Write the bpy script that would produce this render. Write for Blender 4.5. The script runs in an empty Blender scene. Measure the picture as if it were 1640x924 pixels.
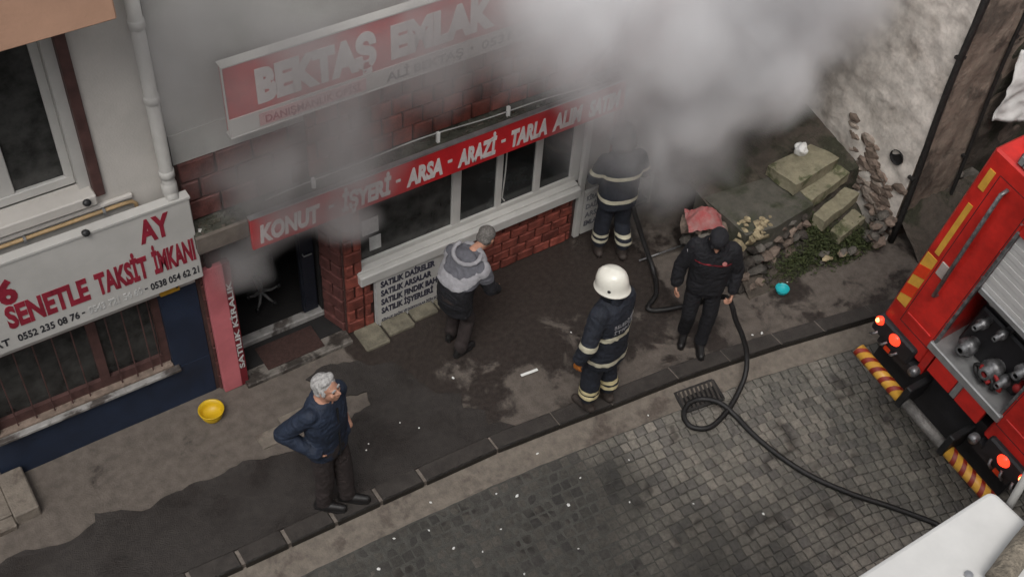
import bpy, bmesh, math, random
import numpy as np
from mathutils import Vector, Matrix, Euler, noise
from mathutils.bvhtree import BVHTree

random.seed(7)
R = math.radians
SC = bpy.context.scene
COL = SC.collection

# ------------------------------------------------------------------ camera
cam = bpy.data.cameras.new('camera')
cam.sensor_width = 36.0
cam.lens = 36.0 * 1940.0 / 1640.0
cam.clip_start = 0.05
cam.clip_end = 600.0
camo = bpy.data.objects.new('camera', cam)
COL.objects.link(camo)
rx = Vector((0.83608113, -0.54589632, 0.05445686))
dn = Vector((-0.36774094, -0.63133438, -0.68277632))
fw = Vector((0.40710556, 0.55083038, -0.72859519))
camo.matrix_world = Matrix(((rx.x, -dn.x, -fw.x, 0.0), (rx.y, -dn.y, -fw.y, 0.0), (rx.z, -dn.z, -fw.z, 9.0), (0, 0, 0, 1)))
SC.camera = camo

# ------------------------------------------------------------------ sky, sun, exposure
SUN_EL, SUN_DIR = R(58), Vector((-0.36, -0.42, 0.0)).normalized()
world = bpy.data.worlds.new('World')
SC.world = world
world.use_nodes = True
wn = world.node_tree
for n in list(wn.nodes):
    wn.nodes.remove(n)
sky = wn.nodes.new('ShaderNodeTexSky')
sky.sky_type = 'NISHITA'
sky.sun_disc = False
sky.sun_elevation = SUN_EL
sky.sun_rotation = math.atan2(SUN_DIR.x, SUN_DIR.y)
sky.air_density = 1.0
sky.dust_density = 4.0
hsv = wn.nodes.new('ShaderNodeHueSaturation')
hsv.inputs['Saturation'].default_value = 0.18
bg = wn.nodes.new('ShaderNodeBackground')
bg.inputs['Strength'].default_value = 0.10
wo = wn.nodes.new('ShaderNodeOutputWorld')
wn.links.new(sky.outputs[0], hsv.inputs['Color'])
wn.links.new(hsv.outputs[0], bg.inputs['Color'])
wn.links.new(bg.outputs[0], wo.inputs['Surface'])
sl = bpy.data.lights.new('sun', 'SUN')
sl.energy = 0.6
sl.angle = R(25)
sl.color = (1.0, 0.96, 0.9)
so = bpy.data.objects.new('sun', sl)
COL.objects.link(so)
sd = Vector((SUN_DIR.x * math.cos(SUN_EL), SUN_DIR.y * math.cos(SUN_EL), math.sin(SUN_EL)))
so.rotation_euler = sd.to_track_quat('Z', 'Y').to_euler()
so.location = (0, 0, 20)
SC.view_settings.view_transform = 'Standard'
SC.view_settings.look = 'None'
SC.view_settings.gamma = 1.0
SC.view_settings.use_curve_mapping = False
SC.view_settings.exposure = 0.85
SC.cycles.volume_bounces = 10
SC.cycles.volume_step_rate = 0.6
SC.cycles.volume_max_steps = 96
SC.cycles.use_denoising = True
SC.cycles.max_bounces = 14

# ------------------------------------------------------------------ helpers: materials
MATS = {}


def mat(name, col, rough=0.8, var=0.25, scale=6.0, bump=0.2, bscale=40.0, metal=0.0, col2=None, spec=0.4, emit=None, rnd=0.0, stretch=None, coat=0.0):
    """procedural surface: base colour broken up by two noises, fine relief, optional second colour for stains"""
    if name in MATS:
        return MATS[name]
    m = bpy.data.materials.new(name)
    m.use_nodes = True
    nt = m.node_tree
    b = nt.nodes['Principled BSDF']
    b.inputs['Roughness'].default_value = rough
    b.inputs['Metallic'].default_value = metal
    b.inputs['Specular IOR Level'].default_value = spec
    if coat:
        b.inputs['Coat Weight'].default_value = coat
        b.inputs['Coat Roughness'].default_value = 0.15
    tc = nt.nodes.new('ShaderNodeNewGeometry')
    vec = tc.outputs['Position']
    if stretch:
        mp = nt.nodes.new('ShaderNodeMapping')
        mp.inputs['Scale'].default_value = stretch
        nt.links.new(vec, mp.inputs['Vector'])
        vec = mp.outputs[0]
    n1 = nt.nodes.new('ShaderNodeTexNoise')
    n1.inputs['Scale'].default_value = scale
    n1.inputs['Detail'].default_value = 7
    n1.inputs['Roughness'].default_value = 0.65
    nt.links.new(vec, n1.inputs['Vector'])
    rp = nt.nodes.new('ShaderNodeValToRGB')
    c2 = col2 if col2 else tuple(c * (1 - var) for c in col)
    rp.color_ramp.elements[0].position = 0.36
    rp.color_ramp.elements[1].position = 0.64
    rp.color_ramp.elements[0].color = (*c2, 1)
    rp.color_ramp.elements[1].color = (*[min(1, c * (1 + var * 0.5)) for c in col], 1)
    nt.links.new(n1.outputs['Fac'], rp.inputs['Fac'])
    out = rp.outputs['Color']
    if rnd:
        oi = nt.nodes.new('ShaderNodeObjectInfo')
        mr = nt.nodes.new('ShaderNodeMapRange')
        mr.inputs['To Min'].default_value = 1 - rnd
        mr.inputs['To Max'].default_value = 1 + rnd
        nt.links.new(oi.outputs['Random'], mr.inputs['Value'])
        hv = nt.nodes.new('ShaderNodeHueSaturation')
        nt.links.new(mr.outputs[0], hv.inputs['Value'])
        nt.links.new(out, hv.inputs['Color'])
        out = hv.outputs['Color']
    nt.links.new(out, b.inputs['Base Color'])
    rr = nt.nodes.new('ShaderNodeMapRange')
    rr.inputs['To Min'].default_value = max(0.02, rough - 0.15)
    rr.inputs['To Max'].default_value = min(1, rough + 0.12)
    nt.links.new(n1.outputs['Fac'], rr.inputs['Value'])
    nt.links.new(rr.outputs[0], b.inputs['Roughness'])
    if bump:
        n2 = nt.nodes.new('ShaderNodeTexNoise')
        n2.inputs['Scale'].default_value = bscale
        n2.inputs['Detail'].default_value = 5
        nt.links.new(vec, n2.inputs['Vector'])
        bp = nt.nodes.new('ShaderNodeBump')
        bp.inputs['Strength'].default_value = bump
        bp.inputs['Distance'].default_value = 0.02
        nt.links.new(n2.outputs['Fac'], bp.inputs['Height'])
        nt.links.new(bp.outputs[0], b.inputs['Normal'])
    if emit:
        b.inputs['Emission Color'].default_value = (*emit[0], 1)
        b.inputs['Emission Strength'].default_value = emit[1]
    MATS[name] = m
    return m


def stained(name, col, stain, amount=0.5, scale=1.2, fine=9.0, rough=0.75, wet=0.3, bump=0.3, bscale=60, edge=0.06, attr=None, spec=0.35):
    """ground that carries wet / dirty patches of a shape of their own"""
    m = mat(name, col, rough, 0.25, fine, bump, bscale, spec=spec)
    nt = m.node_tree
    b = nt.nodes['Principled BSDF']
    src = b.inputs['Base Color'].links[0].from_socket
    rsrc = b.inputs['Roughness'].links[0].from_socket
    g = nt.nodes.new('ShaderNodeNewGeometry')
    n = nt.nodes.new('ShaderNodeTexNoise')
    n.inputs['Scale'].default_value = scale
    n.inputs['Detail'].default_value = 9
    n.inputs['Roughness'].default_value = 0.62
    n.inputs['Distortion'].default_value = 0.4
    nt.links.new(g.outputs['Position'], n.inputs['Vector'])
    val = n.outputs['Fac']
    if attr:
        a = nt.nodes.new('ShaderNodeAttribute')
        a.attribute_name = attr
        ad = nt.nodes.new('ShaderNodeMath')
        ad.operation = 'ADD'
        nt.links.new(val, ad.inputs[0])
        nt.links.new(a.outputs['Fac'], ad.inputs[1])
        val = ad.outputs[0]
    mr = nt.nodes.new('ShaderNodeMapRange')
    mr.interpolation_type = 'SMOOTHSTEP'
    mr.inputs['From Min'].default_value = amount - edge
    mr.inputs['From Max'].default_value = amount + edge
    nt.links.new(val, mr.inputs['Value'])
    mx = nt.nodes.new('ShaderNodeMix')
    mx.data_type = 'RGBA'
    n3 = nt.nodes.new('ShaderNodeTexNoise')
    n3.inputs['Scale'].default_value = fine * 2
    n3.inputs['Detail'].default_value = 6
    nt.links.new(g.outputs['Position'], n3.inputs['Vector'])
    r3 = nt.nodes.new('ShaderNodeValToRGB')
    r3.color_ramp.elements[0].position = 0.35
    r3.color_ramp.elements[1].position = 0.7
    r3.color_ramp.elements[0].color = (*[c * 0.75 for c in stain], 1)
    r3.color_ramp.elements[1].color = (*[c * 1.25 for c in stain], 1)
    nt.links.new(n3.outputs['Fac'], r3.inputs['Fac'])
    nt.links.new(mr.outputs[0], mx.inputs[0])
    nt.links.new(r3.outputs[0], mx.inputs[6])
    nt.links.new(src, mx.inputs[7])
    nt.links.new(mx.outputs[2], b.inputs['Base Color'])
    mx2 = nt.nodes.new('ShaderNodeMix')
    mx2.inputs[2].default_value = wet
    nt.links.new(mr.outputs[0], mx2.inputs[0])
    nt.links.new(rsrc, mx2.inputs[3])
    nt.links.new(mx2.outputs[0], b.inputs['Roughness'])
    return m


# ------------------------------------------------------------------ helpers: meshes and objects
class MB:
    def __init__(self):
        self.v, self.f, self.m = [], [], []

    def add(self, vs, fs, m=0):
        o = len(self.v)
        self.v += [tuple(p) for p in vs]
        self.f += [tuple(i + o for i in f) for f in fs]
        self.m += [m] * len(fs)
        return self

    def box(self, a, b, m=0, bev=0.0):
        x0, x1 = sorted((a[0], b[0])); y0, y1 = sorted((a[1], b[1])); z0, z1 = sorted((a[2], b[2]))
        if bev <= 0:
            vs = [(x, y, z) for z in (z0, z1) for y in (y0, y1) for x in (x0, x1)]
            return self.add(vs, [(0, 2, 3, 1), (4, 5, 7, 6), (0, 1, 5, 4), (2, 6, 7, 3), (0, 4, 6, 2), (1, 3, 7, 5)], m)
        bm = bmesh.new()
        bmesh.ops.create_cube(bm, size=1)
        for v in bm.verts:
            v.co = Vector((x0 + (v.co.x + .5) * (x1 - x0), y0 + (v.co.y + .5) * (y1 - y0), z0 + (v.co.z + .5) * (z1 - z0)))
        bmesh.ops.bevel(bm, geom=bm.edges[:], offset=min(bev, (x1 - x0) * .45, (y1 - y0) * .45, (z1 - z0) * .45), segments=1, affect='EDGES')
        bm.verts.index_update()
        self.add([v.co for v in bm.verts], [[v.index for v in f.verts] for f in bm.faces], m)
        bm.free()
        return self

    def obox(self, c, ux, uy, uz, m=0):
        """box from a centre and three half-axis vectors"""
        c, ux, uy, uz = map(Vector, (c, ux, uy, uz))
        vs = [c + ux * i + uy * j + uz * k for k in (-1, 1) for j in (-1, 1) for i in (-1, 1)]
        return self.add(vs, [(0, 2, 3, 1), (4, 5, 7, 6), (0, 1, 5, 4), (2, 6, 7, 3), (0, 4, 6, 2), (1, 3, 7, 5)], m)

    def prism(self, pts, z0, z1, m=0):
        n = len(pts)
        vs = [(p[0], p[1], z0 if not callable(z0) else z0(*p)) for p in pts] + [(p[0], p[1], z1 if not callable(z1) else z1(*p)) for p in pts]
        fs = [tuple(range(n - 1, -1, -1)), tuple(range(n, 2 * n))] + [(i, (i + 1) % n, n + (i + 1) % n, n + i) for i in range(n)]
        return self.add(vs, fs, m)

    def tube(self, pts, r, seg=8, m=0, caps=True):
        pts = [Vector(p) for p in pts]
        rs = r if isinstance(r, (list, tuple)) else [r] * len(pts)
        vs, fs, up = [], [], None
        for i, p in enumerate(pts):
            t = (pts[min(i + 1, len(pts) - 1)] - pts[max(i - 1, 0)]).normalized()
            if up is None:
                up = t.orthogonal().normalized()
            up = (up - t * up.dot(t)).normalized()
            bi = t.cross(up)
            for k in range(seg):
                a = 2 * math.pi * k / seg
                vs.append(p + (up * math.cos(a) + bi * math.sin(a)) * rs[i])
        for i in range(len(pts) - 1):
            for k in range(seg):
                fs.append((i * seg + k, i * seg + (k + 1) % seg, (i + 1) * seg + (k + 1) % seg, (i + 1) * seg + k))
        if caps:
            fs.append(tuple(range(seg - 1, -1, -1)))
            fs.append(tuple((len(pts) - 1) * seg + k for k in range(seg)))
        return self.add(vs, fs, m)

    def lathe(self, prof, c=(0, 0, 0), axis=(0, 0, 1), seg=24, m=0):
        q = Vector((0, 0, 1)).rotation_difference(Vector(axis).normalized())
        c = Vector(c)
        vs, fs = [], []
        for r, z in prof:
            for k in range(seg):
                a = 2 * math.pi * k / seg
                vs.append(c + q @ Vector((r * math.cos(a), r * math.sin(a), z)))
        for i in range(len(prof) - 1):
            for k in range(seg):
                fs.append((i * seg + k, i * seg + (k + 1) % seg, (i + 1) * seg + (k + 1) % seg, (i + 1) * seg + k))
        return self.add(vs, fs, m)

    def mesh(self, name, mats, smooth=False):
        me = bpy.data.meshes.new(name)
        me.from_pydata(self.v, [], self.f)
        for mm in (mats if isinstance(mats, (list, tuple)) else [mats]):
            me.materials.append(mm)
        me.polygons.foreach_set('material_index', self.m)
        if smooth:
            me.polygons.foreach_set('use_smooth', [True] * len(me.polygons))
        me.update()
        return me

    def build(self, name, mats, parent=None, smooth=False):
        return link(name, self.mesh(name, mats, smooth), parent)


def link(name, me, parent=None, loc=None):
    o = bpy.data.objects.new(name, me)
    COL.objects.link(o)
    if loc is not None:
        o.location = loc
    if parent is not None:
        o.parent = parent
        o.matrix_parent_inverse = wmat(parent).inverted()
    return o


def wmat(o):
    m = Matrix.LocRotScale(o.location, o.rotation_euler, o.scale)
    if o.parent:
        return wmat(o.parent) @ o.matrix_parent_inverse @ m
    return m


def tag(o, label=None, cat=None, group=None, kind=None):
    if label: o['label'] = label
    if cat: o['category'] = cat
    if group: o['group'] = group
    if kind: o['kind'] = kind
    return o


def thing(name, label, cat, loc=(0, 0, 0), group=None):
    o = bpy.data.objects.new(name, None)
    o.empty_display_size = 0.2
    COL.objects.link(o)
    o.location = loc
    return tag(o, label, cat, group)


def copy_tree(o, parent=None):
    c = o.copy()
    COL.objects.link(c)
    if parent is not None:
        c.parent = parent
    for ch in list(o.children):
        copy_tree(ch, c)
    return c


def text_mesh(s, mats, height, width=None, bold=0.0, depth=0.004, shear=0.0, spacing=1.0):
    """lettering in its own plane: x along the line, z up, facing -y; starts at the origin"""
    c = bpy.data.curves.new('lettering', 'FONT')
    c.body = s
    c.size = 1.0
    c.offset = bold
    c.extrude = 0.0
    c.shear = shear
    c.space_character = spacing
    c.resolution_u = 3
    o = bpy.data.objects.new('lettering', c)
    COL.objects.link(o)
    dg = bpy.context.evaluated_depsgraph_get()
    me = bpy.data.meshes.new_from_object(o.evaluated_get(dg))
    bpy.data.objects.remove(o)
    n = len(me.vertices)
    co = np.empty(n * 3)
    me.vertices.foreach_get('co', co)
    co = co.reshape(-1, 3)
    x0, x1 = co[:, 0].min(), co[:, 0].max()
    sy = height / 0.73
    sx = sy if width is None else width / (x1 - x0)
    out = np.stack([(co[:, 0] - x0) * sx, np.zeros(n), co[:, 1] * sy], 1)
    polys = [list(p.vertices) for p in me.polygons]
    bpy.data.meshes.remove(me)
    m = MB()
    m.add(out.tolist(), polys)
    # give the letters a real thickness: front sheet plus side walls
    edges = {}
    for f in polys:
        for i in range(len(f)):
            a, b = f[i], f[(i + 1) % len(f)]
            edges[(a, b)] = 1
    m2 = MB()
    fr = [(p[0], -depth, p[2]) for p in out.tolist()]
    bk = [(p[0], 0.0, p[2]) for p in out.tolist()]
    side = [(a, b, b + n, a + n) for (a, b) in edges if (b, a) not in edges]
    m2.add(fr + bk, [tuple(f) for f in polys] + side)
    return m2.mesh('lettering', mats)


def letter(s, mats, parent, x, y, z, height, width=None, name='lettering', **k):
    me = text_mesh(s, mats, height, width, **k)
    return link(name, me, parent, (x, y, z))


def letters(s, mats, parent, x, y, z, height, width, **k):
    """large capitals: every letter a piece of its own"""
    me = text_mesh(s, mats, height, width, **k)
    bm = bmesh.new(); bm.from_mesh(me)
    seen_, isl = set(), []
    for v in bm.verts:
        if v in seen_:
            continue
        st_, grp = [v], set()
        while st_:
            q = st_.pop()
            if q in grp:
                continue
            grp.add(q)
            st_ += [e.other_vert(q) for e in q.link_edges]
        seen_ |= grp
        isl.append(grp)
    spans = []
    for g_ in isl:
        a, b = min(v.co.x for v in g_), max(v.co.x for v in g_)
        for sp in spans:
            if min(b, sp[1]) - max(a, sp[0]) > .5 * min(b - a, sp[1] - sp[0]):
                sp[0], sp[1] = min(a, sp[0]), max(b, sp[1]); sp[2] |= g_
                break
        else:
            spans.append([a, b, set(g_)])
    for a, b, g_ in spans:
        ix = {v: i for i, v in enumerate(g_)}
        m = MB().add([v.co for v in ix], [[ix[v] for v in f.verts] for f in bm.faces if f.verts[0] in ix])
        link('letter', m.mesh('letter', mats), parent, (x, y, z))
    bm.free()


def disp_grid(me, amp, freq, axis=None, seed=0.0, octaves=3):
    """push the vertices of a mesh along their normals (or an axis) by fractal noise"""
    for v in me.vertices:
        d = noise.fractal(Vector((v.co.x + seed, v.co.y, v.co.z)) * freq, 1.0, 2.0, octaves)
        v.co += (Vector(axis) if axis else v.normal) * d * amp
    me.update()


def wall_grid(p0, du, dv, nu, nv):
    """a subdivided rectangle from a corner and two side vectors"""
    p0, du, dv = Vector(p0), Vector(du), Vector(dv)
    m = MB()
    m.add([p0 + du * (i / nu) + dv * (j / nv) for j in range(nv + 1) for i in range(nu + 1)],
          [(j * (nu + 1) + i, j * (nu + 1) + i + 1, (j + 1) * (nu + 1) + i + 1, (j + 1) * (nu + 1) + i) for j in range(nv) for i in range(nu)])
    return m


# ------------------------------------------------------------------ materials
M = {}
M['plaster'] = mat('white_plaster', (0.46, 0.435, 0.405), 0.9, 0.12, 1.6, 0.15, 60)
M['grey_plaster'] = mat('grey_plaster', (0.30, 0.295, 0.28), 0.9, 0.2, 1.5, 0.15, 60)
M['blue'] = mat('blue_paint', (0.011, 0.019, 0.040), 0.7, 0.3, 2.5, 0.1, 50)
M['peach'] = mat('peach_paint', (0.42, 0.25, 0.17), 0.9, 0.1, 2, 0.1)
M['brown'] = mat('brown_paint', (0.075, 0.036, 0.032), 0.7, 0.35, 8, 0.1)
M['wood'] = mat('brown_wood', (0.16, 0.06, 0.025), 0.6, 0.4, 6, 0.2, 30, stretch=(6, 6, 1))
M['upvc'] = mat('white_upvc', (0.44, 0.43, 0.41), 0.45, 0.08, 4, 0.0)
M['pipe'] = mat('white_pipe', (0.40, 0.39, 0.37), 0.55, 0.15, 3, 0.05)
M['gas'] = mat('yellow_pipe', (0.33, 0.225, 0.115), 0.6, 0.25, 8, 0.05)
M['glass'] = mat('dark_glass', (0.020, 0.022, 0.022), 0.10, 0.7, 3, 0.0, spec=0.5)
M['glass_dusty_hazed'] = mat('dusty_hazed_glass', (0.04, 0.04, 0.038), 0.2, 0.6, 5, 0.0, spec=0.4)
M['brick'] = mat('red_brick', (0.185, 0.046, 0.032), 0.75, 0.5, 9, 0.45, 60, rnd=0.35)
M['mortar'] = mat('dark_mortar', (0.055, 0.028, 0.024), 0.95, 0.3, 20, 0.2)
M['brick_dark'] = mat('sooty_brick', (0.085, 0.030, 0.026), 0.75, 0.4, 14, 0.25, 70, rnd=0.25)
M['sign_white'] = mat('sign_white', (0.42, 0.41, 0.39), 0.5, 0.10, 2.2, 0.0)
M['sign_red'] = mat('sign_red', (0.40, 0.014, 0.018), 0.4, 0.25, 3, 0.0)
M['letter_red'] = mat('letter_red', (0.24, 0.018, 0.035), 0.5, 0.25, 12, 0.0)
M['letter_black'] = mat('letter_black', (0.025, 0.025, 0.03), 0.5, 0.2, 12, 0.0)
M['letter_navy'] = mat('letter_navy', (0.03, 0.03, 0.05), 0.5, 0.2, 12, 0.0)
M['letter_faded'] = mat('letter_faded', (0.42, 0.42, 0.41), 0.5, 0.2, 12, 0.0)
M['letter_white'] = mat('letter_white', (0.52, 0.49, 0.48), 0.5, 0.12, 8, 0.0)
M['letter_pink'] = mat('letter_pink', (0.42, 0.25, 0.25), 0.5, 0.2, 8, 0.0)
M['pink'] = mat('pink_board', (0.46, 0.13, 0.145), 0.6, 0.2, 2.5, 0.05)
M['darkred'] = mat('dark_red', (0.14, 0.012, 0.018), 0.6, 0.3, 5, 0.05)
M['soot_hole'] = mat('soot_hole_black', (0.012, 0.011, 0.011), 0.9, 0.3, 6, 0.1)
M['canopy'] = mat('mossy_canopy', (0.055, 0.055, 0.042), 0.9, 0.5, 9, 0.5, 40)
M['canopy_edge'] = mat('canopy_edge', (0.12, 0.10, 0.085), 0.9, 0.3, 6, 0.2)
M['marble'] = stained('step_marble', (0.27, 0.26, 0.25), (0.07, 0.06, 0.055), 0.45, 4, 12, 0.4, 0.3, 0.1)
M['step_dirty'] = stained('dirty_step', (0.15, 0.135, 0.12), (0.04, 0.034, 0.03), 0.50, 5, 12, 0.6, 0.4, 0.2)
M['mat'] = mat('door_mat', (0.045, 0.022, 0.018), 1.0, 0.3, 30, 0.6, 160)
M['steel'] = mat('steel', (0.45, 0.45, 0.46), 0.35, 0.2, 10, 0.05, metal=0.8)
M['black'] = mat('black_plastic', (0.015, 0.015, 0.016), 0.5, 0.3, 10, 0.1)
M['rubber'] = mat('black_rubber', (0.014, 0.013, 0.013), 0.55, 0.4, 25, 0.2, 120)
M['iron'] = mat('cast_iron', (0.022, 0.02, 0.019), 0.6, 0.4, 20, 0.3, 80)
M['white_paper'] = mat('white_paper', (0.7, 0.7, 0.68), 0.8, 0.1, 10, 0.0)
M['old_plaster'] = stained('old_limewash', (0.62, 0.575, 0.525), (0.46, 0.415, 0.37), 0.40, 2.0, 7, 0.95, 0.95, 0.35, 30, edge=0.09)
M['old_side'] = stained('old_side_render', (0.22, 0.175, 0.14), (0.10, 0.08, 0.065), 0.46, 2.5, 9, 0.95, 0.95, 0.5, 30)
M['stone_grey'] = mat('grey_stone', (0.10, 0.09, 0.078), 0.9, 0.4, 12, 0.5, 50, rnd=0.3)
M['stone_dark'] = mat('dark_stone', (0.045, 0.038, 0.032), 0.9, 0.45, 12, 0.6, 40, rnd=0.3)
M['stone_yellow'] = mat('yellow_stone', (0.30, 0.245, 0.15), 0.9, 0.35, 14, 0.5, 50, rnd=0.25)
M['stone_wall'] = mat('wall_stone', (0.30, 0.25, 0.21), 0.9, 0.4, 10, 0.5, 40, rnd=0.25)
M['stone_red'] = mat('reddish_stone', (0.165, 0.125, 0.10), 0.9, 0.35, 12, 0.5, 50, rnd=0.3)
M['step'] = stained('mossy_step', (0.225, 0.205, 0.14), (0.085, 0.09, 0.045), 0.42, 4, 12, 0.85, 0.8, 0.4)
M['landing'] = stained('landing_concrete', (0.085, 0.08, 0.066), (0.05, 0.052, 0.035), 0.45, 3, 10, 0.85, 0.6, 0.4)
M['earth'] = stained('dark_earth', (0.075, 0.062, 0.05), (0.035, 0.035, 0.022), 0.48, 3, 12, 0.95, 0.9, 0.8, 40)
M['moss'] = mat('moss_green', (0.045, 0.055, 0.018), 0.95, 0.5, 12, 0.3)
M['leaf'] = mat('weed_leaf', (0.048, 0.062, 0.020), 0.8, 0.5, 20, 0.0, rnd=0.3)
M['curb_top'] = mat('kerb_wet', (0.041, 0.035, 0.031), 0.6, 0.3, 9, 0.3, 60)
M['curb_face'] = mat('kerb_face_wet_shaded', (0.016, 0.014, 0.012), 0.45, 0.4, 12, 0.3, 60)  # wet stone, darkened further to put the shade of the face into its colour
M['curb_mortar'] = mat('kerb_mortar', (0.17, 0.145, 0.125), 0.9, 0.3, 20, 0.3)
M['gutter'] = stained('gutter_concrete', (0.17, 0.145, 0.12), (0.105, 0.085, 0.07), 0.42, 3.0, 12, 0.8, 0.55, 0.35)
M['road_bed'] = mat('road_bed', (0.056, 0.054, 0.048), 0.9, 0.3, 14, 0.4, 80)
M['pavement'] = stained('pavement_concrete', (0.112, 0.094, 0.080), (0.034, 0.027, 0.0235), 0.42, 2.2, 10, 0.85, 0.40, 0.35, 60, edge=0.055, attr='dry')
M['asphalt'] = stained('pavement_asphalt', (0.036, 0.031, 0.028), (0.021, 0.017, 0.015), 0.45, 1.6, 16, 0.7, 0.4, 0.5, 90, edge=0.12)

# ================================================================== THE SETTING
KERB = [(-6.0, 5.62), (-2.0, 5.46), (0.0, 5.37), (1.37, 5.30), (2.67, 5.25), (3.99, 5.19), (4.96, 5.07), (5.59, 5.02), (6.78, 4.84), (8.01, 4.60), (10.0, 4.14), (14.0, 3.10)]
GUT = [(-6.0, 5.34), (-2.0, 5.19), (0.0, 5.10), (1.81, 5.02), (2.92, 4.99), (3.94, 4.93), (5.42, 4.78), (6.48, 4.68), (7.79, 4.42), (10.0, 3.92), (14.0, 2.86)]


def along(poly, x):
    for (x0, y0), (x1, y1) in zip(poly, poly[1:]):
        if x <= x1:
            return y0 + (y1 - y0) * (x - x0) / (x1 - x0)
    return poly[-1][1]


def road_z(x, y):
    """the road falls away gently from the gutter"""
    return -0.10 - 0.105 * max(0.0, along(GUT, x) - y)


def worn(cx, cy):
    """1 where the joints are filled flush, 0 where they stand open"""
    n = noise.noise((cx * .9, cy * .9, 5.0))
    f = 1 / (1 + math.exp((cx - 5.0 + (cy - 3.2) * .2 - n * .9) * 4))
    return f


g = MB().box((-90, -90, -1.9), (110, 110, -1.6)).build('ground', M['earth'])
tag(g, kind='structure')

# road bed: one sheet under the setts
nx, ny = 100, 50
m = MB()
vs, bedw = [], []
for j in range(ny + 1):
    for i in range(nx + 1):
        x = -6 + 20 * i / nx
        y1 = along(GUT, x) + 0.01
        y = y1 - (y1 + 0.7) * j / ny
        w_ = worn(x, y)
        vs.append((x, y, road_z(x, y) - 0.013 * (1 - w_) - 0.0078 * w_))
        bedw.append(w_)
m.add(vs, [(j * (nx + 1) + i, (j + 1) * (nx + 1) + i, (j + 1) * (nx + 1) + i + 1, j * (nx + 1) + i + 1) for j in range(ny) for i in range(nx)])
road = tag(m.build('road', M['road_bed'], smooth=True), kind='structure')
at = road.data.attributes.new('filled', 'FLOAT', 'POINT')
at.data.foreach_set('value', bedw)
nt = M['road_bed'].node_tree
_b = nt.nodes['Principled BSDF']
_src = _b.inputs['Base Color'].links[0].from_socket
_a = nt.nodes.new('ShaderNodeAttribute'); _a.attribute_name = 'filled'
_m = nt.nodes.new('ShaderNodeMapRange'); _m.inputs['To Min'].default_value = 1.0; _m.inputs['To Max'].default_value = 1.25
nt.links.new(_a.outputs['Fac'], _m.inputs['Value'])
_s = nt.nodes.new('ShaderNodeVectorMath'); _s.operation = 'SCALE'
nt.links.new(_src, _s.inputs[0]); nt.links.new(_m.outputs[0], _s.inputs['Scale'])
nt.links.new(_s.outputs[0], _b.inputs['Base Color'])

# pavement sheet with a "dry" value per vertex
nx, ny = 150, 22
vs, dry = [], []
for j in range(ny + 1):
    for i in range(nx + 1):
        x = -5 + 18 * i / nx
        y0 = along(KERB, x) + 0.17
        y = y0 + (7.5 - y0) * j / ny
        d = 0.085
        if x > 3.2:
            d = -0.02
            blob = math.exp(-(((x - 4.6) / 0.75) ** 2 + ((y - 5.45) / 0.30) ** 2)) + 0.9 * math.exp(-(((x - 5.75) / 0.55) ** 2 + ((y - 5.25) / 0.22) ** 2)) + 0.6 * math.exp(-(((x - 3.75) / 0.35) ** 2 + ((y - 6.4) / 0.25) ** 2))
            d += 0.19 * min(1, blob) - 0.125
            if y > 5.9:
                d -= 0.10 * min(1, (y - 5.9) / 0.5)
        if x > 6.4:
            d = -0.04
        vs.append((x, y, 0.012 * noise.noise((x * 1.3, y * 1.3, 3)) * (1 if j else 0)))
        dry.append(d)
m = MB().add(vs, [(j * (nx + 1) + i, j * (nx + 1) + i + 1, (j + 1) * (nx + 1) + i + 1, (j + 1) * (nx + 1) + i) for j in range(ny) for i in range(nx)])
pavement = tag(m.build('pavement', M['pavement'], smooth=True), kind='structure')
at = pavement.data.attributes.new('dry', 'FLOAT', 'POINT')
at.data.foreach_set('value', dry)

# asphalt overlay with a ragged edge
edge = [(-4.5, 6.5), (-1.2, 6.40), (-0.30, 6.33), (-0.07, 6.35), (0.20, 6.23), (0.40, 6.27), (0.49, 6.31), (0.52, 6.39), (0.62, 6.34), (0.73, 6.31), (0.87, 6.20), (1.04, 6.24), (1.30, 6.25), (1.57, 6.21), (1.81, 6.24), (2.12, 6.15),
        (2.30, 6.10), (2.55, 6.12), (2.75, 6.15), (2.95, 6.21), (3.09, 6.23), (3.12, 6.37), (2.92, 6.42), (2.84, 6.60), (2.70, 6.80), (2.95, 6.86), (3.25, 6.73), (3.32, 6.62), (3.52, 6.56), (3.60, 6.30), (3.66, 6.05), (3.86, 5.92), (3.80, 5.75), (3.96, 5.62), (3.90, 5.48), (4.06, 5.40)]
rag = []
for (a, b), (c, d) in zip(edge, edge[1:]):
    n = max(1, int(math.hypot(c - a, d - b) / 0.05))
    for k in range(n):
        t = k / n
        rag.append((a + (c - a) * t + random.uniform(-.012, .012), b + (d - b) * t + random.uniform(-.014, .014)))
low = [(x, along(KERB, x) + 0.160) for x in np.arange(4.1, -4.6, -0.25)]
m = MB().prism((rag + low)[::-1], -0.03, lambda x, y: 0.014 + 0.012 * noise.noise((x * 1.3, y * 1.3, 3)))
asph = m.build('asphalt_patch', M['asphalt'])
bm = bmesh.new(); bm.from_mesh(asph.data); bmesh.ops.triangulate(bm, faces=bm.faces[:]); bmesh.ops.recalc_face_normals(bm, faces=bm.faces[:]); bm.to_mesh(asph.data); bm.free()
tag(asph, kind='structure')

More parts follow.
